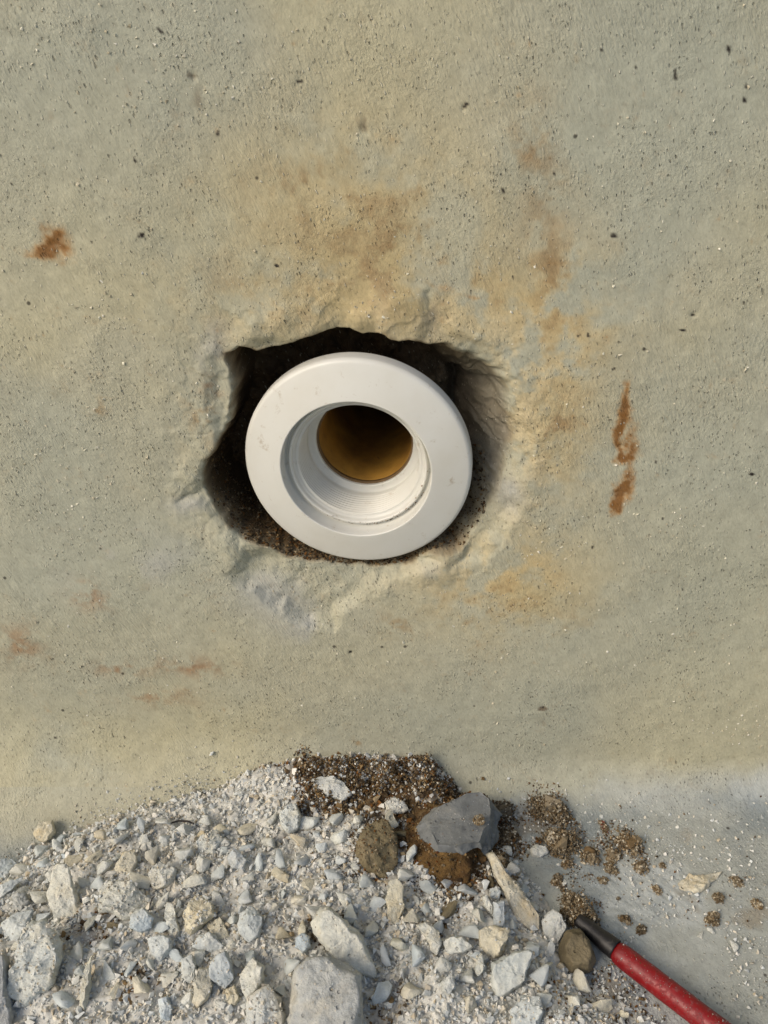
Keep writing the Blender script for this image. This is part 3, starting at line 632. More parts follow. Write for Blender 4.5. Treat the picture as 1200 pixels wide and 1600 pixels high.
hero(PC, [(844, 1439), (863, 1420), (877, 1431), (886, 1450), (866, 1483), (852, 1472)], M_WHITE, 'white block between the bone-like splinter and the brown pebble', 'plaster chip', 0.010, 0.003, 0.5)
hero('pebble', [(872, 1479), (885, 1453), (907, 1451), (921, 1470), (932, 1501), (921, 1521), (888, 1524), (872, 1505)], M_BROWN, 'round smooth brown pebble below the black end of the red rod', 'pebble', 0.014, 0.003, 0.5, facets=1, slope=0.15, bevel=0.5, rough=0.05)
hero('plaster_lump', [(600, 1254), (616, 1246), (634, 1256), (640, 1268), (618, 1272), (604, 1266)], M_WHITE, 'small white lump lying on the dark brown soil near the wall', 'plaster lump', 0.006, 0.003, 0.4, rough=0.09)
hero('cement_lump', [(558, 1312), (580, 1283), (608, 1282), (622, 1308), (620, 1350), (600, 1372), (572, 1366), (555, 1342)], M_BROWN, 'rough dark brown lump left of the slate grey stone', 'cement lump', 0.014, 0.003, 0.5, rough=0.10, facets=3)
hero('plaster_lump', [(388, 1555), (420, 1539), (440, 1560), (446, 1590), (430, 1650), (380, 1650), (383, 1600)], M_WHITE, 'rough white lump cut by the bottom edge left of the biggest boulder', 'plaster lump', 0.012, 0.003, 0.5, rough=0.08)
hero(PC, [(771, 1408), (788, 1407), (789, 1440), (785, 1449), (771, 1447)], M_BLUE, 'small upright rectangular chip above the yellowish stone', 'plaster chip', 0.005, 0.004, 0.6, facets=1)
hero(PC, [(752, 1400), (761, 1399), (770, 1420), (768, 1430), (757, 1415)], M_WHITE, 'tiny slanted chip left of the upright rectangular chip', 'plaster chip', 0.004, 0.005, 0.6, facets=2)
hero(PC, [(690, 1473), (705, 1464), (722, 1466), (741, 1480), (725, 1488), (700, 1491)], M_WHITE, 'white arrowhead-shaped chip right of the fang-shaped shard', 'plaster chip', 0.006, 0.003, 0.5)
hero(PC, [(743, 1505), (752, 1489), (757, 1500), (755, 1520), (747, 1528), (741, 1515)], M_WHITE, 'small diamond-shaped chip left of the wide pale blue slab', 'plaster chip', 0.006, 0.003, 0.6)
hero('plaster_lump', [(797, 1578), (815, 1553), (842, 1558), (848, 1585), (835, 1615), (800, 1622)], M_BLUE, 'crumbly pale blue lump under the wide slab at the bottom edge', 'plaster lump', 0.010, 0.003, 0.5, rough=0.11)
hero(PC, [(764, 1390), (775, 1384), (783, 1395), (780, 1405), (765, 1402)], M_BLUE, 'small chip tucked under the lower end of the slate grey stone', 'plaster chip', 0.005, 0.003, 0.5)
hero(PC, [(1057, 1380), (1074, 1368), (1104, 1367), (1132, 1359), (1112, 1383), (1092, 1397), (1066, 1392)], M_CREAM, 'flat pale lump alone on the grey floor at right', 'plaster lump', 0.004, 0.000, 0.2, facets=2, rough=0.08)
hero('pebble', [(827, 1327), (838, 1318), (852, 1322), (856, 1333), (844, 1341), (830, 1338)], M_WHITE, 'small round white pebble beneath the brown soil clumps at right', 'pebble', 0.005, 0.001, 0.3, bevel=0.5)
hero(ST, [(652, 1290), (664, 1270), (672, 1262), (664, 1290), (656, 1300)], M_GREY, 'small pale sliver against the upper left of the slate grey stone', 'stone', 0.005, 0.003, 0.4)
hero(ST, [(-20, 1500), (6, 1488), (13, 1530), (20, 1580), (22, 1650), (-20, 1650)], M_GREY, 'grey slab edge standing at the bottom left corner', 'stone', 0.012, 0.002, 0.8, facets=2)
hero(ST, [(690, 1535), (706, 1520), (712, 1540), (702, 1556), (690, 1552)], M_WHITE, 'small white stone midway between big boulder and wide blue slab', 'stone', 0.007, 0.002, 0.5)
hero(ST, [(282, 1500), (300, 1490), (308, 1512), (300, 1540), (288, 1532)], M_BLUE, 'blue green stone left of the ochre tipped chip', 'stone', 0.008, 0.001, 0.5)
hero(ST, [(248, 1560), (262, 1556), (270, 1575), (266, 1596), (252, 1592)], M_BLUE, 'small smooth stone near the bottom edge left of the ochre tipped chip', 'stone', 0.007, 0.002, 0.5)
hero(ST, [(352, 1545), (366, 1540), (376, 1560), (370, 1572), (354, 1566)], M_CREAM, 'small cream stone under the lavender grey faceted stone', 'stone', 0.006, 0.001, 0.5)
hero(PC, [(310, 1462), (330, 1456), (352, 1478), (336, 1492), (300, 1480)], M_BLUE, 'pale grey angular chip directly below the rough cream lump', 'plaster chip', 0.006, 0.002, 0.5, facets=3)
hero(PC, [(322, 1446), (345, 1432), (356, 1452), (360, 1475), (342, 1470)], M_CREAM, 'pinkish cream chip between the rough cream lump and the bluish wedge', 'plaster chip', 0.006, 0.001, 0.5)

# ------------------------------------------------------------------ slate grey stone with rusty broken underside
def big_flint():
    root_base = hit(700, 1372)
    zt = 0.030
    topo = [(664, 1280, 25), (680, 1266, 26), (697, 1256, 27), (727, 1240, 27), (750, 1238, 26), (764, 1247, 25), (768, 1265, 24), (766, 1282, 24), (754, 1298, 24), (747, 1316, 24), (717, 1321, 25), (684, 1320, 25), (671, 1296, 25)]
    ctop = [P(a, b, h / 1000) for a, b, h in topo]
    low = [(638, 1296, 17), (650, 1278, 18), (672, 1262, 15), (722, 1246, 12), (758, 1246, 12), (772, 1258, 12), (776, 1282, 12), (774, 1310, 12), (768, 1335, 11), (760, 1350, 8), (735, 1352, 16), (690, 1346, 18), (640, 1326, 17)]
    clow = [P(a, b, h / 1000) for a, b, h in low]
    bot = [(617, 1352, 10), (638, 1318, 9), (680, 1290, 2), (722, 1270, 2), (758, 1266, 2), (775, 1280, 2), (778, 1305, 2), (774, 1325, 2), (768, 1350, 1), (745, 1392, 9), (717, 1398, 9), (672, 1388, 10), (630, 1374, 10)]
    cbot = [P(a, b, h / 1000) for a, b, h in bot]
    rings = [ctop, clow, cbot]; n = len(ctop)
    def densify(r, k=9):
        out = []
        for i in range(n):
            for j in range(k): out.append(np.array(r[i]) * (1 - j / k) + np.array(r[(i + 1) % n]) * j / k)
        return np.array(out)
    D = [densify(r) for r in rings]; cT = D[0].mean(0); cB = D[2].mean(0) + np.array([0, 0, -0.004])
    full = [cT + (D[0] - cT) * t for t in (0.02, 0.15, 0.3, 0.45, 0.6, 0.75, 0.88, 0.96, 1.0)]
    flat_n = len(full)
    full += [D[0] * (1 - t) + D[1] * t for t in (0.12, 0.3, 0.5, 0.7, 0.85, 1.0)]
    full += [D[1] * (1 - t) + D[2] * t for t in (0.15, 0.3, 0.45, 0.6, 0.75, 0.9, 1.0)]
    full += [cB + (D[2] - cB) * t for t in (0.6, 0.02)]
    V3 = np.array(full); m = V3.shape[1]; K = V3.shape[0]
    v = V3.reshape(-1, 3); row = np.repeat(np.arange(K), m)
    rough = np.where(row < flat_n - 1, 0.00025, np.where(row < flat_n + 3, 0.0010, 0.0030))
    nn = np.stack([fbm(v[:, 0], v[:, 1], v[:, 2], 130, 4, 300 + j * 5, 0.62) for j in range(3)], -1)
    nf = np.stack([fbm(v[:, 0], v[:, 1], v[:, 2], 420, 4, 330 + j * 5, 0.65) for j in range(3)], -1)
    v = v + nn * rough[:, None] + nf * np.where(row < flat_n, 0.00012, 0.0008)[:, None]
    # undercut hollow on the front right below the grey cap
    for (qa, qb, qh, amp_, wd) in ((732, 1342, 0.014, 0.010, 0.0048), (700, 1348, 0.014, 0.006, 0.0050), (735, 1378, 0.010, -0.003, 0.0045), (645, 1345, 0.014, -0.003, 0.006)):
        q = P(qa, qb, qh); d = np.linalg.norm(v - q, axis=1)
        v = v + np.array([0, amp_, amp_ * 0.1]) * np.exp(-(d / wd) ** 2)[:, None] * (row >= flat_n + 2)[:, None]
    idx = np.arange(K * m).reshape(K, m); nx = np.roll(idx, -1, 1)
    f = np.stack([idx[:-1], nx[:-1], nx[1:], idx[1:]], -1).reshape(-1, 4)
    org = cB.copy()
    root = empty('broken_stone', org, 'slate grey topped stone with rusty orange broken side, largest dark piece in the rubble', 'stone')
    frow = np.repeat(np.arange(K - 1), m)
    ang_i = np.tile(np.arange(m), K - 1)
    right = (ang_i > 45) & (ang_i < 81)            # right flank stays grey
    capf = (frow < flat_n + 2) | (right & (frow < flat_n + 8))
    for nm, sel, mt in (('stone_cap', capf, M_FLINT), ('rusty_base', ~capf, M_RUST)):
        ff = f[sel]; u, inv = np.unique(ff, return_inverse=True)
        me = mesh_np(nm, (v - org)[u], inv.reshape(-1, 4))
        bm = bmesh.new(); bm.from_mesh(me); bmesh.ops.recalc_face_normals(bm, faces=bm.faces); bm.to_mesh(me); bm.free()
        o = link(nm, me, mt, root)
    topv = v[(row < flat_n - 1)]; k_ = RNG.integers(0, len(topv), 170); pp = topv[k_] - org + RNG.normal(size=(170, 3)) * 0.0006; pp[:, 2] = topv[k_][:, 2] - org[2]
    sz_ = 0.00012 + 0.00045 * RNG.random(170) ** 4
    o = link('clinging_dust', grains_mesh('clinging_dust', pp, sz_, grain_cols(pp[:, 0], pp[:, 1], 170, np.full(170, .3)) * 0.85), M_GRAIN, root); o['kind'] = 'stuff'
    OCC.append((org[0], org[1], 0.018, None, None, None, org)); return root, org

# ------------------------------------------------------------------ grain library and scatter
def hull_shape(rg, n=9, an=(1, 1, 1)):
    p = rg.normal(size=(n, 3)); p /= np.linalg.norm(p, axis=1, keepdims=True); p *= rg.uniform(0.75, 1.0, (n, 1)); p *= np.array(an)
    bm = bmesh.new(); vs = [bm.verts.new(q) for q in p]
    r = bmesh.ops.convex_hull(bm, input=vs)
    bmesh.ops.delete(bm, geom=[g for g in r['geom_interior'] if isinstance(g, bmesh.types.BMVert)], context='VERTS')
    bmesh.ops.triangulate(bm, faces=bm.faces); bmesh.ops.recalc_face_normals(bm, faces=bm.faces)
    bm.verts.index_update(); v = np.array([q.co[:] for q in bm.verts]); f = np.array([[q.index for q in fc.verts] for fc in bm.faces]); bm.free()
    return v, f
LIB = [hull_shape(RNG, int(RNG.integers(7, 11)), (1, RNG.uniform(0.6, 1), RNG.uniform(0.45, 0.9))) for _ in range(24)]
def rot_mats(n):
    q = RNG.normal(size=(n, 4)); q /= np.linalg.norm(q, axis=1, keepdims=True); a, b, c, d = q.T
    return np.stack([np.stack([1 - 2 * (c * c + d * d), 2 * (b * c - a * d), 2 * (b * d + a * c)], -1), np.stack([2 * (b * c + a * d), 1 - 2 * (b * b + d * d), 2 * (c * d - a * b)], -1),
                     np.stack([2 * (b * d - a * c), 2 * (c * d + a * b), 1 - 2 * (b * b + c * c)], -1)], 1)
def grains_mesh(name, pos, size, colr):
    n = len(pos); R_ = rot_mats(n); which = RNG.integers(0, len(LIB), n)
    vs, fs, cs = [], [], []; off = 0
    for k, (lv, lf) in enumerate(LIB):
        s = np.where(which == k)[0]
        if len(s) == 0: continue
        v = np.einsum('nij,vj->nvi', R_[s], lv) * size[s][:, None, None] + pos[s][:, None, :]
        vs.append(v.reshape(-1, 3)); cs.append(np.repeat(colr[s], len(lv), 0))
        fs.append((lf[None] + (np.arange(len(s)) * len(lv))[:, None, None] + off).reshape(-1, 3)); off += len(s) * len(lv)
    return mesh_np(name, np.concatenate(vs), np.concatenate(fs), np.concatenate(cs), smooth=False)
PAL = np.array([lin(212, 212, 204), lin(202, 206, 204), lin(210, 204, 188), lin(194, 197, 193), lin(222, 220, 212), lin(190, 178, 154), lin(174, 168, 154)])
BPAL = np.array([lin(118, 92, 58), lin(92, 70, 44), lin(150, 124, 84), lin(74, 58, 40), lin(170, 152, 120), lin(124, 84, 40), lin(104, 92, 74)])
def grain_cols(x, y, n, brown=None):
    b = brownness(x, y) if brown is None else brown
    BP2 = np.vstack([BPAL * 0.8, np.array([lin(128, 112, 86), lin(96, 82, 60), lin(74, 62, 46), lin(112, 92, 62)])])
    a = PAL[RNG.choice(len(PAL), n, p=[.24, .22, .17, .14, .11, .07, .05])]; c = BP2[RNG.integers(0, len(BP2), n)]
    m = (RNG.random(n) < b * 0.93)[:, None]
    return np.where(m, c, a * 1.0) * RNG.uniform(0.84, 1.06, (n, 1))

flint, flint_org = big_flint(); fitting_dirt()
def scatter(n, smin, smax, power, edge=-0.001, sink=0.1, box=(-0.185, 0.125, -0.135, -0.0008)):
    x = RNG.uniform(box[0], box[1], n * 2); y = RNG.uniform(box[2], box[3], n * 2)
    s = -pile_sd(x, y); k = (s > edge + 0.004 * fbm(x, y, 0 * x, 120, 2, 77)) & ((cove_z(x, y) < pile_h(x, y) + 0.0012) | (RNG.random(len(x)) < 0.02)); x, y = x[k][:n], y[k][:n]
    size = (smin + (smax - smin) * RNG.random(len(x)) ** power) / 2
    z = ground(x, y) + size * RNG.uniform(-sink, 0.8, len(x))
    y = np.minimum(y, -size * 0.5)
    return np.stack([x, y, z], -1), size
p, s = scatter(36000, 0.0006, 0.0026, 1.9)
me = grains_mesh('grit', p, s, grain_cols(p[:, 0], p[:, 1], len(p)))
tag(link('grit', me, M_GRAIN), kind='stuff')
p, s = scatter(9500, 0.0018, 0.0050, 1.9, edge=0.0, sink=0.4)
b = brownness(p[:, 0], p[:, 1]) * 0.9
me = grains_mesh('rubble_crumbs', p, s, grain_cols(p[:, 0], p[:, 1], len(p), b))
tag(link('rubble_crumbs', me, M_GRAIN), kind='stuff')
# the pile goes on towards the viewer, below the picture
p, s = scatter(8500, 0.0010, 0.0030, 1.6, box=(-0.22, 0.125, -0.21, -0.132)); p2, s2 = scatter(2600, 0.0025, 0.0075, 1.8, edge=0.0, sink=0.4, box=(-0.22, 0.125, -0.21, -0.136))
p3, s3 = scatter(2500, 0.0010, 0.0050, 2.0, sink=0.3, box=(-0.225, -0.183, -0.135, -0.01)); p = np.concatenate([p, p2, p3]); s = np.concatenate([s, s2, s3])
tag(link('rubble_crumbs', grains_mesh('rubble_crumbs', p, s, grain_cols(p[:, 0], p[:, 1], len(p))), M_GRAIN), kind='stuff')
# extra dark soil heap grains against the wall
def region_grains(name, pts, n, smin, smax, lift, br):
    poly = [tuple(hit(a, b_)[:2]) for a, b_ in pts]; pa = np.array(poly)
    x = RNG.uniform(pa[:, 0].min(), pa[:, 0].max(), n * 3); y = RNG.uniform(pa[:, 1].min() - .001, min(-0.0006, pa[:, 1].max() + .001), n * 3)
    sdx = poly_sd(x, y, poly) + 0.009 * fbm(x, y, 0 * x, 75, 3, 9); k = sdx < 0; x, y, sdx = x[k][:n], y[k][:n], sdx[k][:n]
    size = RNG.uniform(smin, smax, len(x)) / 2
    z = ground(x, y) + lift * ss(0, 0.006, -sdx) * RNG.uniform(0.2, 1, len(x)) * (1 + 1.3 * fbm(x, y, 0 * x, 150, 3, 19))
    me = grains_mesh(name, np.stack([x, y, z], -1), size, grain_cols(x, y, len(x), np.full(len(x), br)))
    return tag(link(name, me, M_GRAIN), kind='stuff')
region_grains('soil', [(455, 1215), (470, 1188), (560, 1184), (640, 1186), (705, 1190), (728, 1222), (700, 1256), (650, 1275), (610, 1262), (555, 1270), (510, 1300), (470, 1290)], 5200, 0.0007, 0.0024, 0.005, 0.92)
region_grains('soil', [(560, 1240), (640, 1262), (630, 1300), (560, 1370), (530, 1340)], 900, 0.0007, 0.002, 0.002, 0.75)
region_grains('soil', [(640, 1370), (720, 1385), (775, 1360), (770, 1400), (745, 1450), (700, 1420), (640, 1400)], 900, 0.0007, 0.002, 0.001, 0.7)
region_grains('soil', [(840, 1510), (930, 1500), (1040, 1590), (1050, 1640), (900, 1640), (850, 1600)], 900, 0.0007, 0.0022, 0.001, 0.45)

region_grains('soil', [(780, 1245), (830, 1225), (900, 1232), (925, 1290), (1000, 1300), (1004, 1340), (930, 1352), (870, 1335), (800, 1300)], 1500, 0.0005, 0.0018, 0.0022, 0.97)
region_grains('soil', [(850, 1335), (895, 1330), (910, 1390), (950, 1420), (925, 1460), (870, 1440), (860, 1390)], 650, 0.0004, 0.0016, 0.002, 0.9)
region_grains('soil', [(765, 1250), (800, 1240), (830, 1290), (800, 1350), (765, 1330)], 500, 0.0006, 0.0020, 0.003, 0.97)
# dust grains strewn over the bare floor and clinging near the foot of the wall
n = 14000; x = RNG.uniform(-0.02, 0.19, n); y = -RNG.random(n) ** 0.8 * 0.14; k = (pile_sd(x, y) > 0) & (fbm(x, y, 0 * x, 34, 3, 82) + 0.5 * RNG.random(n) > 0.1) & (y < -0.004)
x, y = x[k], y[k]; s = (0.0004 + 0.0019 * RNG.random(len(x)) ** 5) / 2 * 1.2
me = grains_mesh('floor_dust', np.stack([x, y, FLOOR + cove_z(x, y) + s * 0.3], -1), s, grain_cols(x, y, len(x), np.full(len(x), 0.10)))
tag(link('floor_dust', me, M_GRAIN), kind='stuff')
n = 1500; x = RNG.uniform(-0.18, -0.04, n); e = RNG.normal(size=n) * 0.004
yy = []; 
yl = np.array([hit(a, b)[1] for a, b in ((0, 1345), (60, 1300), (180, 1238), (330, 1190))]); xl = np.array([hit(a, b)[0] for a, b in ((0, 1345), (60, 1300), (180, 1238), (330, 1190))])
y = np.minimum(np.interp(x, xl, yl) - 0.007 + e * 0.9, -0.0005); s = (0.0004 + 0.0015 * RNG.random(n) ** 3) / 2; k = y < -0.003; x, y, s = x[k], y[k], s[k]; n = len(x)
me = grains_mesh('wall_foot_dust', np.stack([x, y, FLOOR + cove_z(x, y) + s * 0.3], -1), s, grain_cols(x, y, n, np.full(n, 0.05)) * 0.93)
tag(link('wall_foot_dust', me, M_GRAIN), kind='stuff')

# ------------------------------------------------------------------ countable small stones: individuals sharing meshes
def stone_proto(seed, an):
    rg = np.random.default_rng(seed); v, f = hull_shape(rg, int(rg.integers(9, 15)), an)
    bm = bmesh.new(); vs = [bm.verts.new(q) for q in v]
    for t in f: bm.faces.new([vs[i] for i in t])
    bmesh.ops.dissolve_limit(bm, angle_limit=0.35, verts=bm.verts, edges=bm.edges)
    bmesh.ops.bevel(bm, geom=list(bm.edges), offset=0.05, segments=1, affect='EDGES', clamp_overlap=True)
    bmesh.ops.triangulate(bm, faces=bm.faces); bmesh.ops.subdivide_edges(bm, edges=[e for e in bm.edges if e.calc_length() > 0.35], cuts=1, use_grid_fill=True)
    bmesh.ops.triangulate(bm, faces=bm.faces)
    co = np.array([q.co[:] for q in bm.verts])
    nn = np.stack([fbm(co[:, 0] + seed, co[:, 1], co[:, 2], 1.9, 3, 400 + j, 0.6) for j in range(3)], -1) * 0.075
    for q, c_ in zip(bm.verts, (co + nn) * 0.003): q.co = c_
    bmesh.ops.recalc_face_normals(bm, faces=bm.faces)
    for fc in bm.faces: fc.smooth = True
    me = bpy.data.meshes.new('stone'); bm.to_mesh(me); bm.free()
    # keep the crisp edges
    me.set_sharp_from_angle(angle=math.radians(38)); return me
PROTO = {}; SMALL = []
mats = {'w': M_WHITE, 'b': M_BLUE, 'c': M_CREAM, 'g': M_BROWN}
for mk, mt in mats.items():
    PROTO[mk] = []
    for i in range(10):
        me = stone_proto(900 + i * 7 + ord(mk), (1, 0.55 + 0.4 * ((i * 37) % 10) / 10, 0.35 + 0.4 * ((i * 53) % 10) / 10)); me.materials.append(mt); PROTO[mk].append(me)
LBL = {'w': ('small_stone', 'small angular chalk-white stone lying loose in the grit of the rubble pile', 'small white stones in the rubble'),
       'b': ('small_stone', 'small angular bluish grey stone lying loose in the grit of the rubble pile', 'small bluish stones in the rubble'),
       'c': ('small_stone', 'small angular cream stone lying loose in the grit of the rubble pile', 'small cream stones in the rubble'),
       'g': ('small_stone', 'small brown stone lying loose in the rubble pile', 'small brown stones in the rubble')}
def near_hero(x, y, r):
    for o in OCC:
        if o[3] is None:
            if math.hypot(x - o[0], y - o[1]) < o[2] + r: return True
        else:
            d = np.array([x, y, 0]) - np.array([o[6][0], o[6][1], 0]); u = d @ o[4], d @ o[5]
            if poly_sd(np.array([u[0]]), np.array([u[1]]), [tuple(q) for q in o[3]])[0] < r * 0.45: return True
    return False
placed = []; counts = dict(w=0, b=0, c=0, g=0); tries = 0
sizes = sorted([0.0034 + 0.0085 * random.random() ** 2.0 for _ in range(700)], reverse=True)[:330]
for sz in sizes:
    if len(placed) >= 290: break
    for _ in range(25):
        x = random.uniform(-0.17, 0.105); y = random.uniform(-0.118, -0.004)
        if float(-pile_sd(np.array([x]), np.array([y]))[0]) < sz * 0.4: continue
        if sz > 0.0055 and y > -0.035: continue
        if near_hero(x, y, sz * 0.5): continue
        if any((x - a) ** 2 + (y - b_) ** 2 < ((sz + c_) * 0.42) ** 2 for a, b_, c_ in placed): continue
        br = float(brownness(np.array([x]), np.array([y]))[0]) * 0.6
        mk = 'g' if random.random() < br else random.choices('wbc', (0.45, 0.33, 0.22))[0]
        name, label, group = LBL[mk]
        o = bpy.data.objects.new(name, random.choice(PROTO[mk])); C.objects.link(o)
        z = float(ground(np.array([x]), np.array([y]))[0])
        o.location = (x, y, z + sz * random.uniform(0.08, 0.30)); k = sz * 0.5
        o.rotation_euler = (random.gauss(0.35, 0.4), random.gauss(0, 0.4), random.uniform(0, 6.28)); k /= 0.003; o.scale = (k * random.uniform(0.95, 1.25), k, k)
        tag(o, label, 'stone', group); placed.append((x, y, sz)); SMALL.append((o, mk, np.array(o.location))); counts[mk] += 1; break
print('small stones', len(placed), counts)

# each small stone is told apart by the landmark it lies beside
REFS = [('long flat pale', 'the long flat slab'), ('large rough crumbly', 'the large rough lump at bottom left'), ('smooth cream chip', 'the smooth pointed cream chip'), ('broad crumbly', 'the broad crumbly lump'),
        ('flat greenish', 'the flat greenish chip'), ('narrow upright splinter', 'the narrow upright splinter'), ('rough grainy cream', 'the rough cream lump'), ('bluish white wedge', 'the bluish ridge-topped wedge'),
        ('smooth lavender', 'the lavender grey stone'), ('slim cream chip', 'the ochre tipped chip'), ('white wedge pointing', 'the downward white wedge'), ('smooth grey chip above', 'the smooth grey chip at far left'),
        ('cream stone resting', 'the cream stone at the wall edge'), ('very thin cream', 'the very thin cream splinter'), ('rough white lump with', 'the rough lump with rusty spot'), ('small bluish five', 'the five-sided bluish chip'),
        ('white lump with cream', 'the cream-bottomed white lump'), ('blue grey stone below', 'the blue grey stone below the splinter'), ('large angular pale', 'the large angular chip'), ('biggest pale', 'the biggest boulder'),
        ('small bluish chip wedged', 'the wedged bluish chip'), ('upright blade', 'the upright blade-shaped shard'), ('curved fang', 'the fang-shaped shard'), ('pale oval', 'the pale oval slab on the soil'),
        ('rounded white chip', 'the rounded white chip'), ('yellowish white', 'the yellowish white stone'), ('wide four', 'the wide pale blue slab'), ('long bone', 'the bone-like splinter'), ('white block', 'the white block by the pebble'),
        ('round smooth brown', 'the round brown pebble'), ('small white lump lying', 'the white lump on the soil'), ('rough dark brown', 'the rough dark brown lump'), ('rough white lump cut', 'the lump left of the biggest boulder'),
        ('small upright rect', 'the upright rectangular chip'), ('white arrowhead', 'the arrowhead chip'), ('small diamond', 'the diamond-shaped chip'), ('crumbly pale blue', 'the crumbly lump at the bottom edge'),
        ('slate grey topped', 'the slate grey stone'), ('second grey chip', 'the second chip at left edge'), ('small white stone midway', 'the small white stone midway at bottom')]
def scr(p):
    d = np.asarray(p) - CAM; k = d @ FWD; return np.array([d[0] / k * FPX + 600, -(d @ UP) / k * FPX + 800])
REF = []
for o in C.objects:
    for k_, ph in REFS:
        if o.get('label', '').startswith(k_): REF.append((scr(o.matrix_basis.translation if o.name != 'broken_stone' else P(700, 1310, 0.0)), ph))
DIRS = ['right of', 'below and right of', 'below', 'below and left of', 'left of', 'above and left of', 'above', 'above and right of']
CN = {'w': 'white', 'b': 'bluish grey', 'c': 'cream', 'g': 'brown'}
used = {}
for o, mk, loc in sorted(SMALL, key=lambda t: -t[0].scale[1]):
    p_ = scr(loc); done = False
    o_sz = 'larger' if o.scale[1] > 1.2 else ('small' if o.scale[1] > 0.8 else 'tiny')
    for c_, ph in sorted(REF, key=lambda t: np.hypot(*(t[0] - p_)))[:7]:
        d = p_ - c_; dist = np.hypot(*d); word = DIRS[int(round(math.atan2(d[1], d[0]) / (math.pi / 4))) % 8]
        near_ = 'close' if dist < 45 else ('just' if dist < 80 else 'some way')
        lab = f"{o_sz} {CN[mk]} stone {near_} {word} {ph}"
        if lab not in used: used[lab] = 1; o['label'] = lab; done = True; break
    if not done: print('shared label', lab)

# ------------------------------------------------------------------ soil clumps: each a crumbly ball of grains
CPAL = np.array([lin(150, 134, 106), lin(132, 116, 90), lin(114, 98, 74), lin(164, 150, 124), lin(142, 130, 108), lin(124, 102, 70)])
def clump(px, py, rx, ry, label, seed, dens=1.0, dark=0.0, hgt=0.75, redbit=False):
    c = hit(px, py + ry * 0.55); rg = np.random.default_rng(seed)
    sx = rx * 0.00031; sz = ry * 0.00042
    lobes = [(rg.uniform(-0.45, 0.45) * sx, rg.uniform(-0.4, 0.4) * sz, rg.uniform(0.45, 0.75)) for _ in range(5)] + [(0, 0, 0.85)]
    P_, S_ = [], []
    base = min(sx, sz)
    n = int(110 * dens + 620 * dens * (sx * sz) / (0.008 ** 2))
    for i in range(n):
        lx, ly, lr = lobes[rg.integers(0, len(lobes))]; d = rg.normal(size=3); d /= np.linalg.norm(d); d[2] = abs(d[2]) * 0.9 - 0.1
        R0 = base * lr * 0.85; q = np.array([lx, ly, 0]) + d * R0 * rg.uniform(0.75, 1.05); q[2] = max(0, q[2]) * hgt * 1.9
        P_.append(q); S_.append(rg.uniform(0.0006, 0.0020) * 0.5 * min(1.0, base / 0.005 + 0.35))
    P_ = np.array(P_); S_ = np.array(S_)
    for lx, ly, lr in lobes:
        P_ = np.vstack([P_, [lx, ly, base * lr * 0.35]]); S_ = np.append(S_, base * lr * 0.85)
    colr = 0.72 * CPAL[rg.integers(0, len(CPAL), len(P_))] * (1.0 - dark) * rg.uniform(0.85, 1.15, (len(P_), 1))
    pale = rg.random(len(P_)) < 0.12; colr[pale] = lin(190, 180, 158)
    if redbit: colr[rg.integers(0, len(P_), max(2, len(P_) // 9))] = lin(120, 22, 20)
    me = grains_mesh('soil_clump', P_, S_, colr)
    o = link('soil_clump', me, M_GRAIN, loc=(c[0], c[1], c[2] - 0.0002)); return tag(o, label, 'soil clump')
clump(858, 1255, 36, 30, 'largest crumbly brown soil clump, uppermost at the right of the slate grey stone', 1, 1.3)
clump(882, 1306, 40, 26, 'wide brown soil clump touching the underside of the uppermost clump', 2, 1.2)
clump(924, 1328, 20, 20, 'brown soil clump between the wide clump and the pale granular ball', 3)
clump(980, 1312, 24, 20, 'pale granular soil ball at the right end of the clump chain', 4, dark=-0.25)
clump(957, 1334, 18, 12, 'small pale soil clump under the granular ball', 5, dark=-0.15)
clump(945, 1286, 9, 15, 'small dark clump with red crumbs left of the granular ball', 6, redbit=True)
clump(788, 1262, 26, 24, 'dark brown soil clump touching the right shoulder of the slate grey stone', 7, dark=0.3)
clump(792, 1302, 24, 26, 'dark soil clump right of the slate grey stone, above the bone-like splinter', 8, dark=0.25)
clump(778, 1338, 17, 16, 'grey brown clump at the upper end of the bone-like splinter', 9, dark=0.1)
clump(870, 1368, 13, 24, 'narrow brown clump above the round granular clump', 10, dark=0.05)
clump(889, 1343, 13, 12, 'small brown clump left below the wide clump', 11)
clump(902, 1412, 32, 30, 'round granular brown clump sitting on the black end of the red rod', 12, 1.4, hgt=0.95)
clump(1000, 1350, 13, 11, 'small soil clump right of the chain on the grey floor', 13)
clump(1034, 1349, 7, 8, 'tiny soil crumb with a fine fibre on the grey floor', 14)
clump(1113, 1430, 12, 18, 'upright brown crumb near the right edge below the flat pale lump', 15)
clump(976, 1434, 11, 10, 'brown crumb on bare floor above the red rod', 16)
clump(956, 1356, 11, 8, 'small brown crumb below the small pale clump', 17)
clump(942, 1376, 10, 7, 'flat pinkish brown crumb on the bare floor', 18)
clump(1002, 1450, 9, 10, 'dark grey crumb close above the red rod', 19, dark=0.4)
clump(1028, 1388, 10, 9, 'pale crumb midway between the clump chain and the flat pale lump', 20, dark=-0.2)
clump(1150, 1372, 10, 10, 'small crumb right of the flat pale lump', 21)
clump(966, 1402, 5, 6, 'tiny dark reddish crumb in the middle of the bare floor', 22, dark=0.3)
clump(1124, 1400, 12, 8, 'brownish crumb under the right tip of the flat pale lump', 23, dark=0.1)
clump(1180, 1408, 10, 7, 'pale crumb close to the right photo edge', 24, dark=-0.3)
clump(803, 1372, 9, 8, 'small brown crumb right of the bone-like splinter', 25)
clump(752, 1277, 11, 8, 'tan crumb stuck on top of the slate grey stone', 26, dark=-0.1)
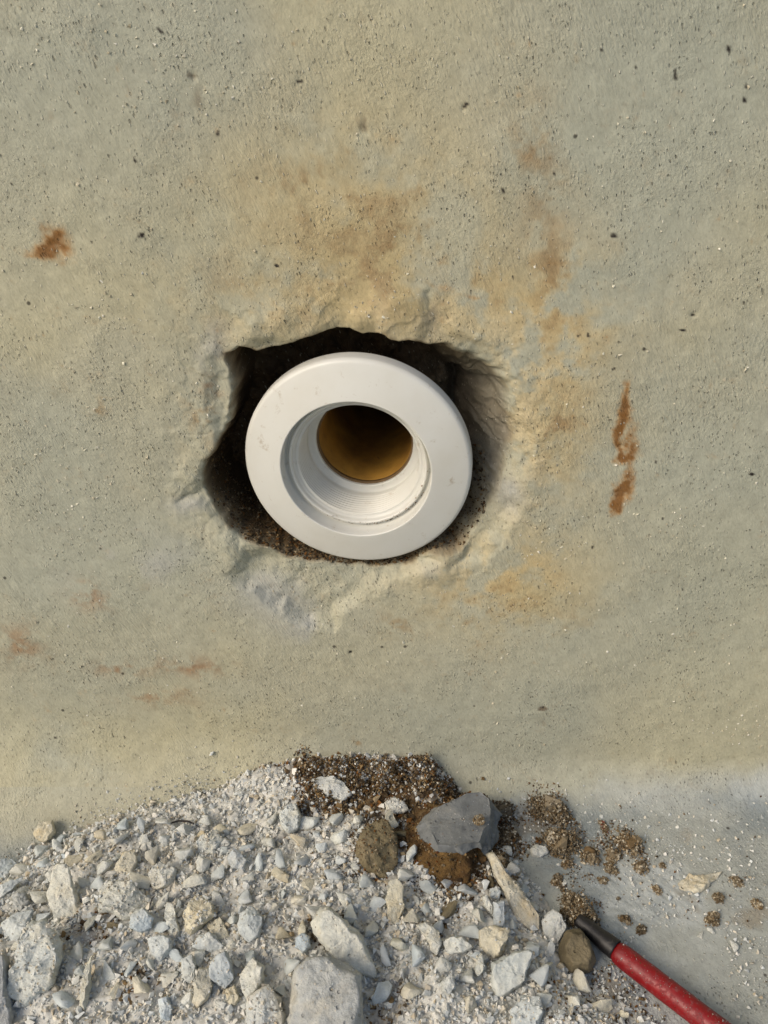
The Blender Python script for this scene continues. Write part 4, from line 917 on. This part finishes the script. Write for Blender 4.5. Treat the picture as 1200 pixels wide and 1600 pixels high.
def dust_on(obs, per, smin, smax, pal, name, up=0.15, parent=None):
    PP, SS = [], []
    bpy.context.view_layer.update()
    for o in obs:
        me = o.data; k = len(me.vertices); co = np.empty(k * 3, np.float32); me.vertices.foreach_get('co', co); co = co.reshape(-1, 3)
        no = np.array([v_.normal[:] for v_ in me.vertices]); mw = np.array(o.matrix_world if parent is None else o.matrix_basis)
        wc = co @ mw[:3, :3].T + mw[:3, 3]; wn = no @ mw[:3, :3].T
        ext = np.ptp(wc, axis=0).max(); ok = np.where(wn[:, 2] > up)[0]
        if len(ok) == 0: continue
        m_ = int(per * (ext / 0.015) ** 1.6) + 6; i = ok[RNG.integers(0, len(ok), m_)]
        rad = np.linalg.norm(co[i, :2], axis=1) / (np.linalg.norm(co[:, :2], axis=1).max() + 1e-9)
        i = i[RNG.random(len(i)) < rad + 0.05]
        PP.append(wc[i] + RNG.normal(size=(len(i), 3)) * 0.00025); SS.append((smin + (smax - smin) * RNG.random(len(i)) ** 3) / 2)
    P_ = np.concatenate(PP); S_ = np.concatenate(SS)
    me = grains_mesh(name, P_, S_, pal[RNG.integers(0, len(pal), len(P_))] * RNG.uniform(0.85, 1.05, (len(P_), 1)))
    o = link(name, me, M_GRAIN, parent); o['kind'] = 'stuff'; return o
pale = [o for o in C.objects if o.name.split('.')[0] in ('plaster_chip', 'plaster_lump', 'boulder', 'stone') and o.data and len(o.data.vertices) > 500]
dust_on(pale, 150, 0.0003, 0.0013, PAL * 0.95, 'chalk_powder')
dust_on([o for o in C.objects if o.name.split('.')[0] == 'plaster_lump'], 260, 0.0006, 0.0026, PAL * 0.97, 'chalk_powder')
dust_on([o for o in C.objects if o.name.split('.')[0] == 'cement_lump'], 420, 0.0005, 0.0020, np.vstack([BPAL * 0.8, CPAL * 0.8]), 'earth_crumbs')
dust_on([o for o in flint.children if o.name.startswith('rusty')], 480, 0.0005, 0.0026, np.vstack([BPAL, BPAL * 0.6, CPAL * 0.8, [lin(110, 62, 20), lin(80, 44, 16)]]) * 0.85, 'stuck_cement_grains', -0.6, flint)
for o in flint.children:
    if o.name == 'stone_cap': o.data.set_sharp_from_angle(angle=math.radians(30))
cl = bpy.data.objects['soil_clump.025']; q = P(748, 1283, 0.0265); cl.location = q
for (a, b, r, lab) in ((1147, 1282, 7, 'white speck-like pebble alone near the upper right floor'), (1110, 1455, 9, 'white pebble under the upright brown crumb'), (1094, 1462, 8, 'flat white pebble left of the white pebble pair'),
                       (1146, 1480, 12, 'elongated white pebble near the right edge low on the floor'), (1190, 1370, 8, 'white pebble cut by the right photo edge'), (883, 1380, 7, 'tiny white pebble on top edge of the round granular clump')):
    me = random.choice(PROTO['w']); o = bpy.data.objects.new('pebble', me); C.objects.link(o)
    q = hit(a, b); o.location = q + np.array([0, 0, r * 0.00008]); k = r * 0.00024 / 0.003; o.scale = (k * 1.2, k, k); o.rotation_euler = (0.1, 0.1, random.uniform(0, 6)); tag(o, lab, 'pebble')
bpy.data.objects['pebble.006'].location = P(883, 1380, 0.008) if 'pebble.006' in bpy.data.objects else (0, 0, 0)

# ------------------------------------------------------------------ red rod with its black end
def tube(name, pts, rads, mat, parent, segs=28, noise=0.00012):
    pts = np.array(pts); n = len(pts); vs = []
    for i in range(n):
        t = pts[min(i + 1, n - 1)] - pts[max(i - 1, 0)]; t /= np.linalg.norm(t)
        a = np.cross(t, [0, 0, 1]); a /= np.linalg.norm(a); b = np.cross(a, t)
        th = np.linspace(0, 2 * math.pi, segs, endpoint=False)
        vs.append(pts[i] + rads[i] * (np.cos(th)[:, None] * a + np.sin(th)[:, None] * b))
    v = np.concatenate(vs); idx = np.arange(n * segs).reshape(n, segs); nx = np.roll(idx, -1, 1)
    f = np.stack([idx[:-1], nx[:-1], nx[1:], idx[1:]], -1).reshape(-1, 4)
    v = v + np.stack([fbm(v[:, 0], v[:, 1], v[:, 2], 160, 3, 500 + j) for j in range(3)], -1) * noise
    me = mesh_np(name, v, f)
    bm = bmesh.new(); bm.from_mesh(me)
    bm.verts.ensure_lookup_table()
    for ring in (idx[0], idx[-1]): bm.faces.new([bm.verts[int(i)] for i in ring])
    bmesh.ops.recalc_face_normals(bm, faces=bm.faces)
    for fc in bm.faces: fc.smooth = len(fc.verts) < 5
    bm.to_mesh(me); bm.free()
    return link(name, me, mat, parent)
def rodpt(a, b, h): return P(a, b, h)
ctrl = [(902, 1436, .006), (922, 1452, .0055), (942, 1469, .005), (962, 1484, .0048), (973, 1494, .0046), (995, 1511, .0046), (1039, 1545, .0046), (1079, 1576, .0046), (1112, 1601, .0046), (1200, 1668, .0046), (1290, 1730, .0046)]
K = np.array([rodpt(*c) for c in ctrl])
def resample(K, m):
    d = np.r_[0, np.cumsum(np.linalg.norm(np.diff(K, axis=0), axis=1))]; t = np.linspace(0, d[-1], m)
    return np.stack([np.interp(t, d, K[:, i]) for i in range(3)], -1), t
org = K[5].copy(); org[2] = FLOOR
rod = empty('hand_tool', org, 'dusty red rod-like tool handle with black neck at the lower right corner', 'tool')
neck, t = resample(K[:4], 24); rr = np.interp(t, [0, .004, .009, .0125, t[-1]], [.0024, .0031, .0034, .0038, .0040]); tube('neck', neck - org, rr, M_BLACK, rod)
body, t = resample(K[3:], 90); body = body.copy()
rr = np.interp(t, [0, .0015, .004, .012, .05, 0.2], [.0034, .0042, .0044, .0044, .0045, .0047]); tube('handle', body - org, rr, M_RED, rod)
# dust crumbs stuck to the rod
n = 380; k = RNG.integers(2, 80, n); a = RNG.uniform(0.2, math.pi - 0.2, n)
tdir = np.array([body[i + 1] - body[i - 1] for i in k]); tdir /= np.linalg.norm(tdir, axis=1, keepdims=True)
sd1 = np.cross(tdir, [0, 0, 1]); sd1 /= np.linalg.norm(sd1, axis=1, keepdims=True); up1 = np.cross(sd1, tdir)
pp = body[k] - org + rr[k][:, None] * (np.cos(a)[:, None] * sd1 + np.sin(a)[:, None] * up1); ssz = 0.0001 + 0.0004 * RNG.random(n) ** 3
me = grains_mesh('clinging_dust', pp, ssz, grain_cols(pp[:, 0], pp[:, 1], n, np.full(n, .3)) * 0.6)
o = link('clinging_dust', me, M_GRAIN, rod); o['kind'] = 'stuff'

# ------------------------------------------------------------------ dark fibre in the grit
def fibre(ptspx, r, label):
    pts = np.array([hit(a, b) + np.array([0, 0, h]) for a, b, h in ptspx]); pts, t = resample(pts, 14)
    o0 = pts[0].copy(); rr = r * np.sin(np.linspace(0.25, math.pi - 0.15, 14))
    o = tube('fibre', pts - o0, rr, M_TWIG, None, 8, 0.00003); o.location = o0; tag(o, label, 'fibre')
fibre([(262, 1293, .002), (280, 1290, .003), (296, 1292, .0035), (314, 1298, .002)], 0.00045, 'dark curved hair-like fibre lying on the grit at upper left')
fibre([(238, 1448, .010), (243, 1434, .011), (249, 1428, .011)], 0.00025, 'short dark fibre on the flat greenish chip')

def wall_grit():
    rows = RNG.integers(3, split - 5, 60000); cols_ = RNG.integers(20, n_cols - 20, 60000)
    q = V[rows, cols_]; ok = (np.abs(q[:, 0]) < 0.19) & (q[:, 2] > -0.15) & (q[:, 2] < 0.17) & (sd[rows, cols_] > 0.004)
    # even out the denser mesh round the hole
    dens = np.where((q[:, 0] > -0.085) & (q[:, 0] < 0.068), 0.6, 1.0) * np.where((q[:, 2] > -0.071) & (q[:, 2] < 0.076), 0.55, 1.0)
    f_ = fbm(q[:, 0], 0 * q[:, 0], q[:, 2], 30, 4, 700)
    ok &= (RNG.random(len(q)) < dens * np.clip(0.04 + 0.55 * ss(0.1, 0.7, f_), 0, 1)); q = q[ok][:3600]
    s_ = (0.00022 + 0.00085 * RNG.random(len(q)) ** 3.5)
    pal = np.array([lin(222, 218, 196), lin(206, 200, 178), lin(226, 222, 206), lin(196, 188, 164), lin(176, 168, 144)])
    me = grains_mesh('sand_grains', q, s_, pal[RNG.integers(0, len(pal), len(q))] * 0.95)
    o = link('sand_grains', me, M_GRAIN, wall); o['kind'] = 'stuff'
wall_grit()

# loose crumbs caught on the ledge of the broken hole
def crumbs_in_hole():
    n = 5200; x = W(330, 800)[0] + RNG.random(n) * (W(760, 800)[0] - W(330, 800)[0]); z = np.full(n, 0.0)
    # find the sheet near the lower lip of the hole
    cols = np.clip(np.searchsorted(xs, x), 0, n_cols - 1)
    P_ = []
    for c_ in cols:
        colz = VZ[:split, c_]; coly = VY[:split, c_]
        ok = np.where((coly > 0.002) & (coly < 0.038) & (colz < cz - 0.004) & (sd[:split, c_] < -0.0006))[0]
        if len(ok): r = ok[RNG.integers(0, len(ok))]; P_.append((VX[r, c_], VY[r, c_], VZ[r, c_] + 0.0002))
    P_ = np.array(P_); s = (0.0005 + 0.0022 * RNG.random(len(P_)) ** 2.5) / 2
    colr = BPAL[RNG.integers(0, len(BPAL), len(P_))] * RNG.uniform(0.35, 0.8, (len(P_), 1))
    me = grains_mesh('earth_crumbs', P_, s, colr); tag(link('earth_crumbs', me, M_GRAIN), kind='stuff')
crumbs_in_hole()
tris = sum(len(p_.vertices) - 2 for o in bpy.data.objects if o.type == 'MESH' and o.data.users == 1 for p_ in o.data.polygons)
print('triangles approx', tris, 'sheet', n_rows, n_cols)
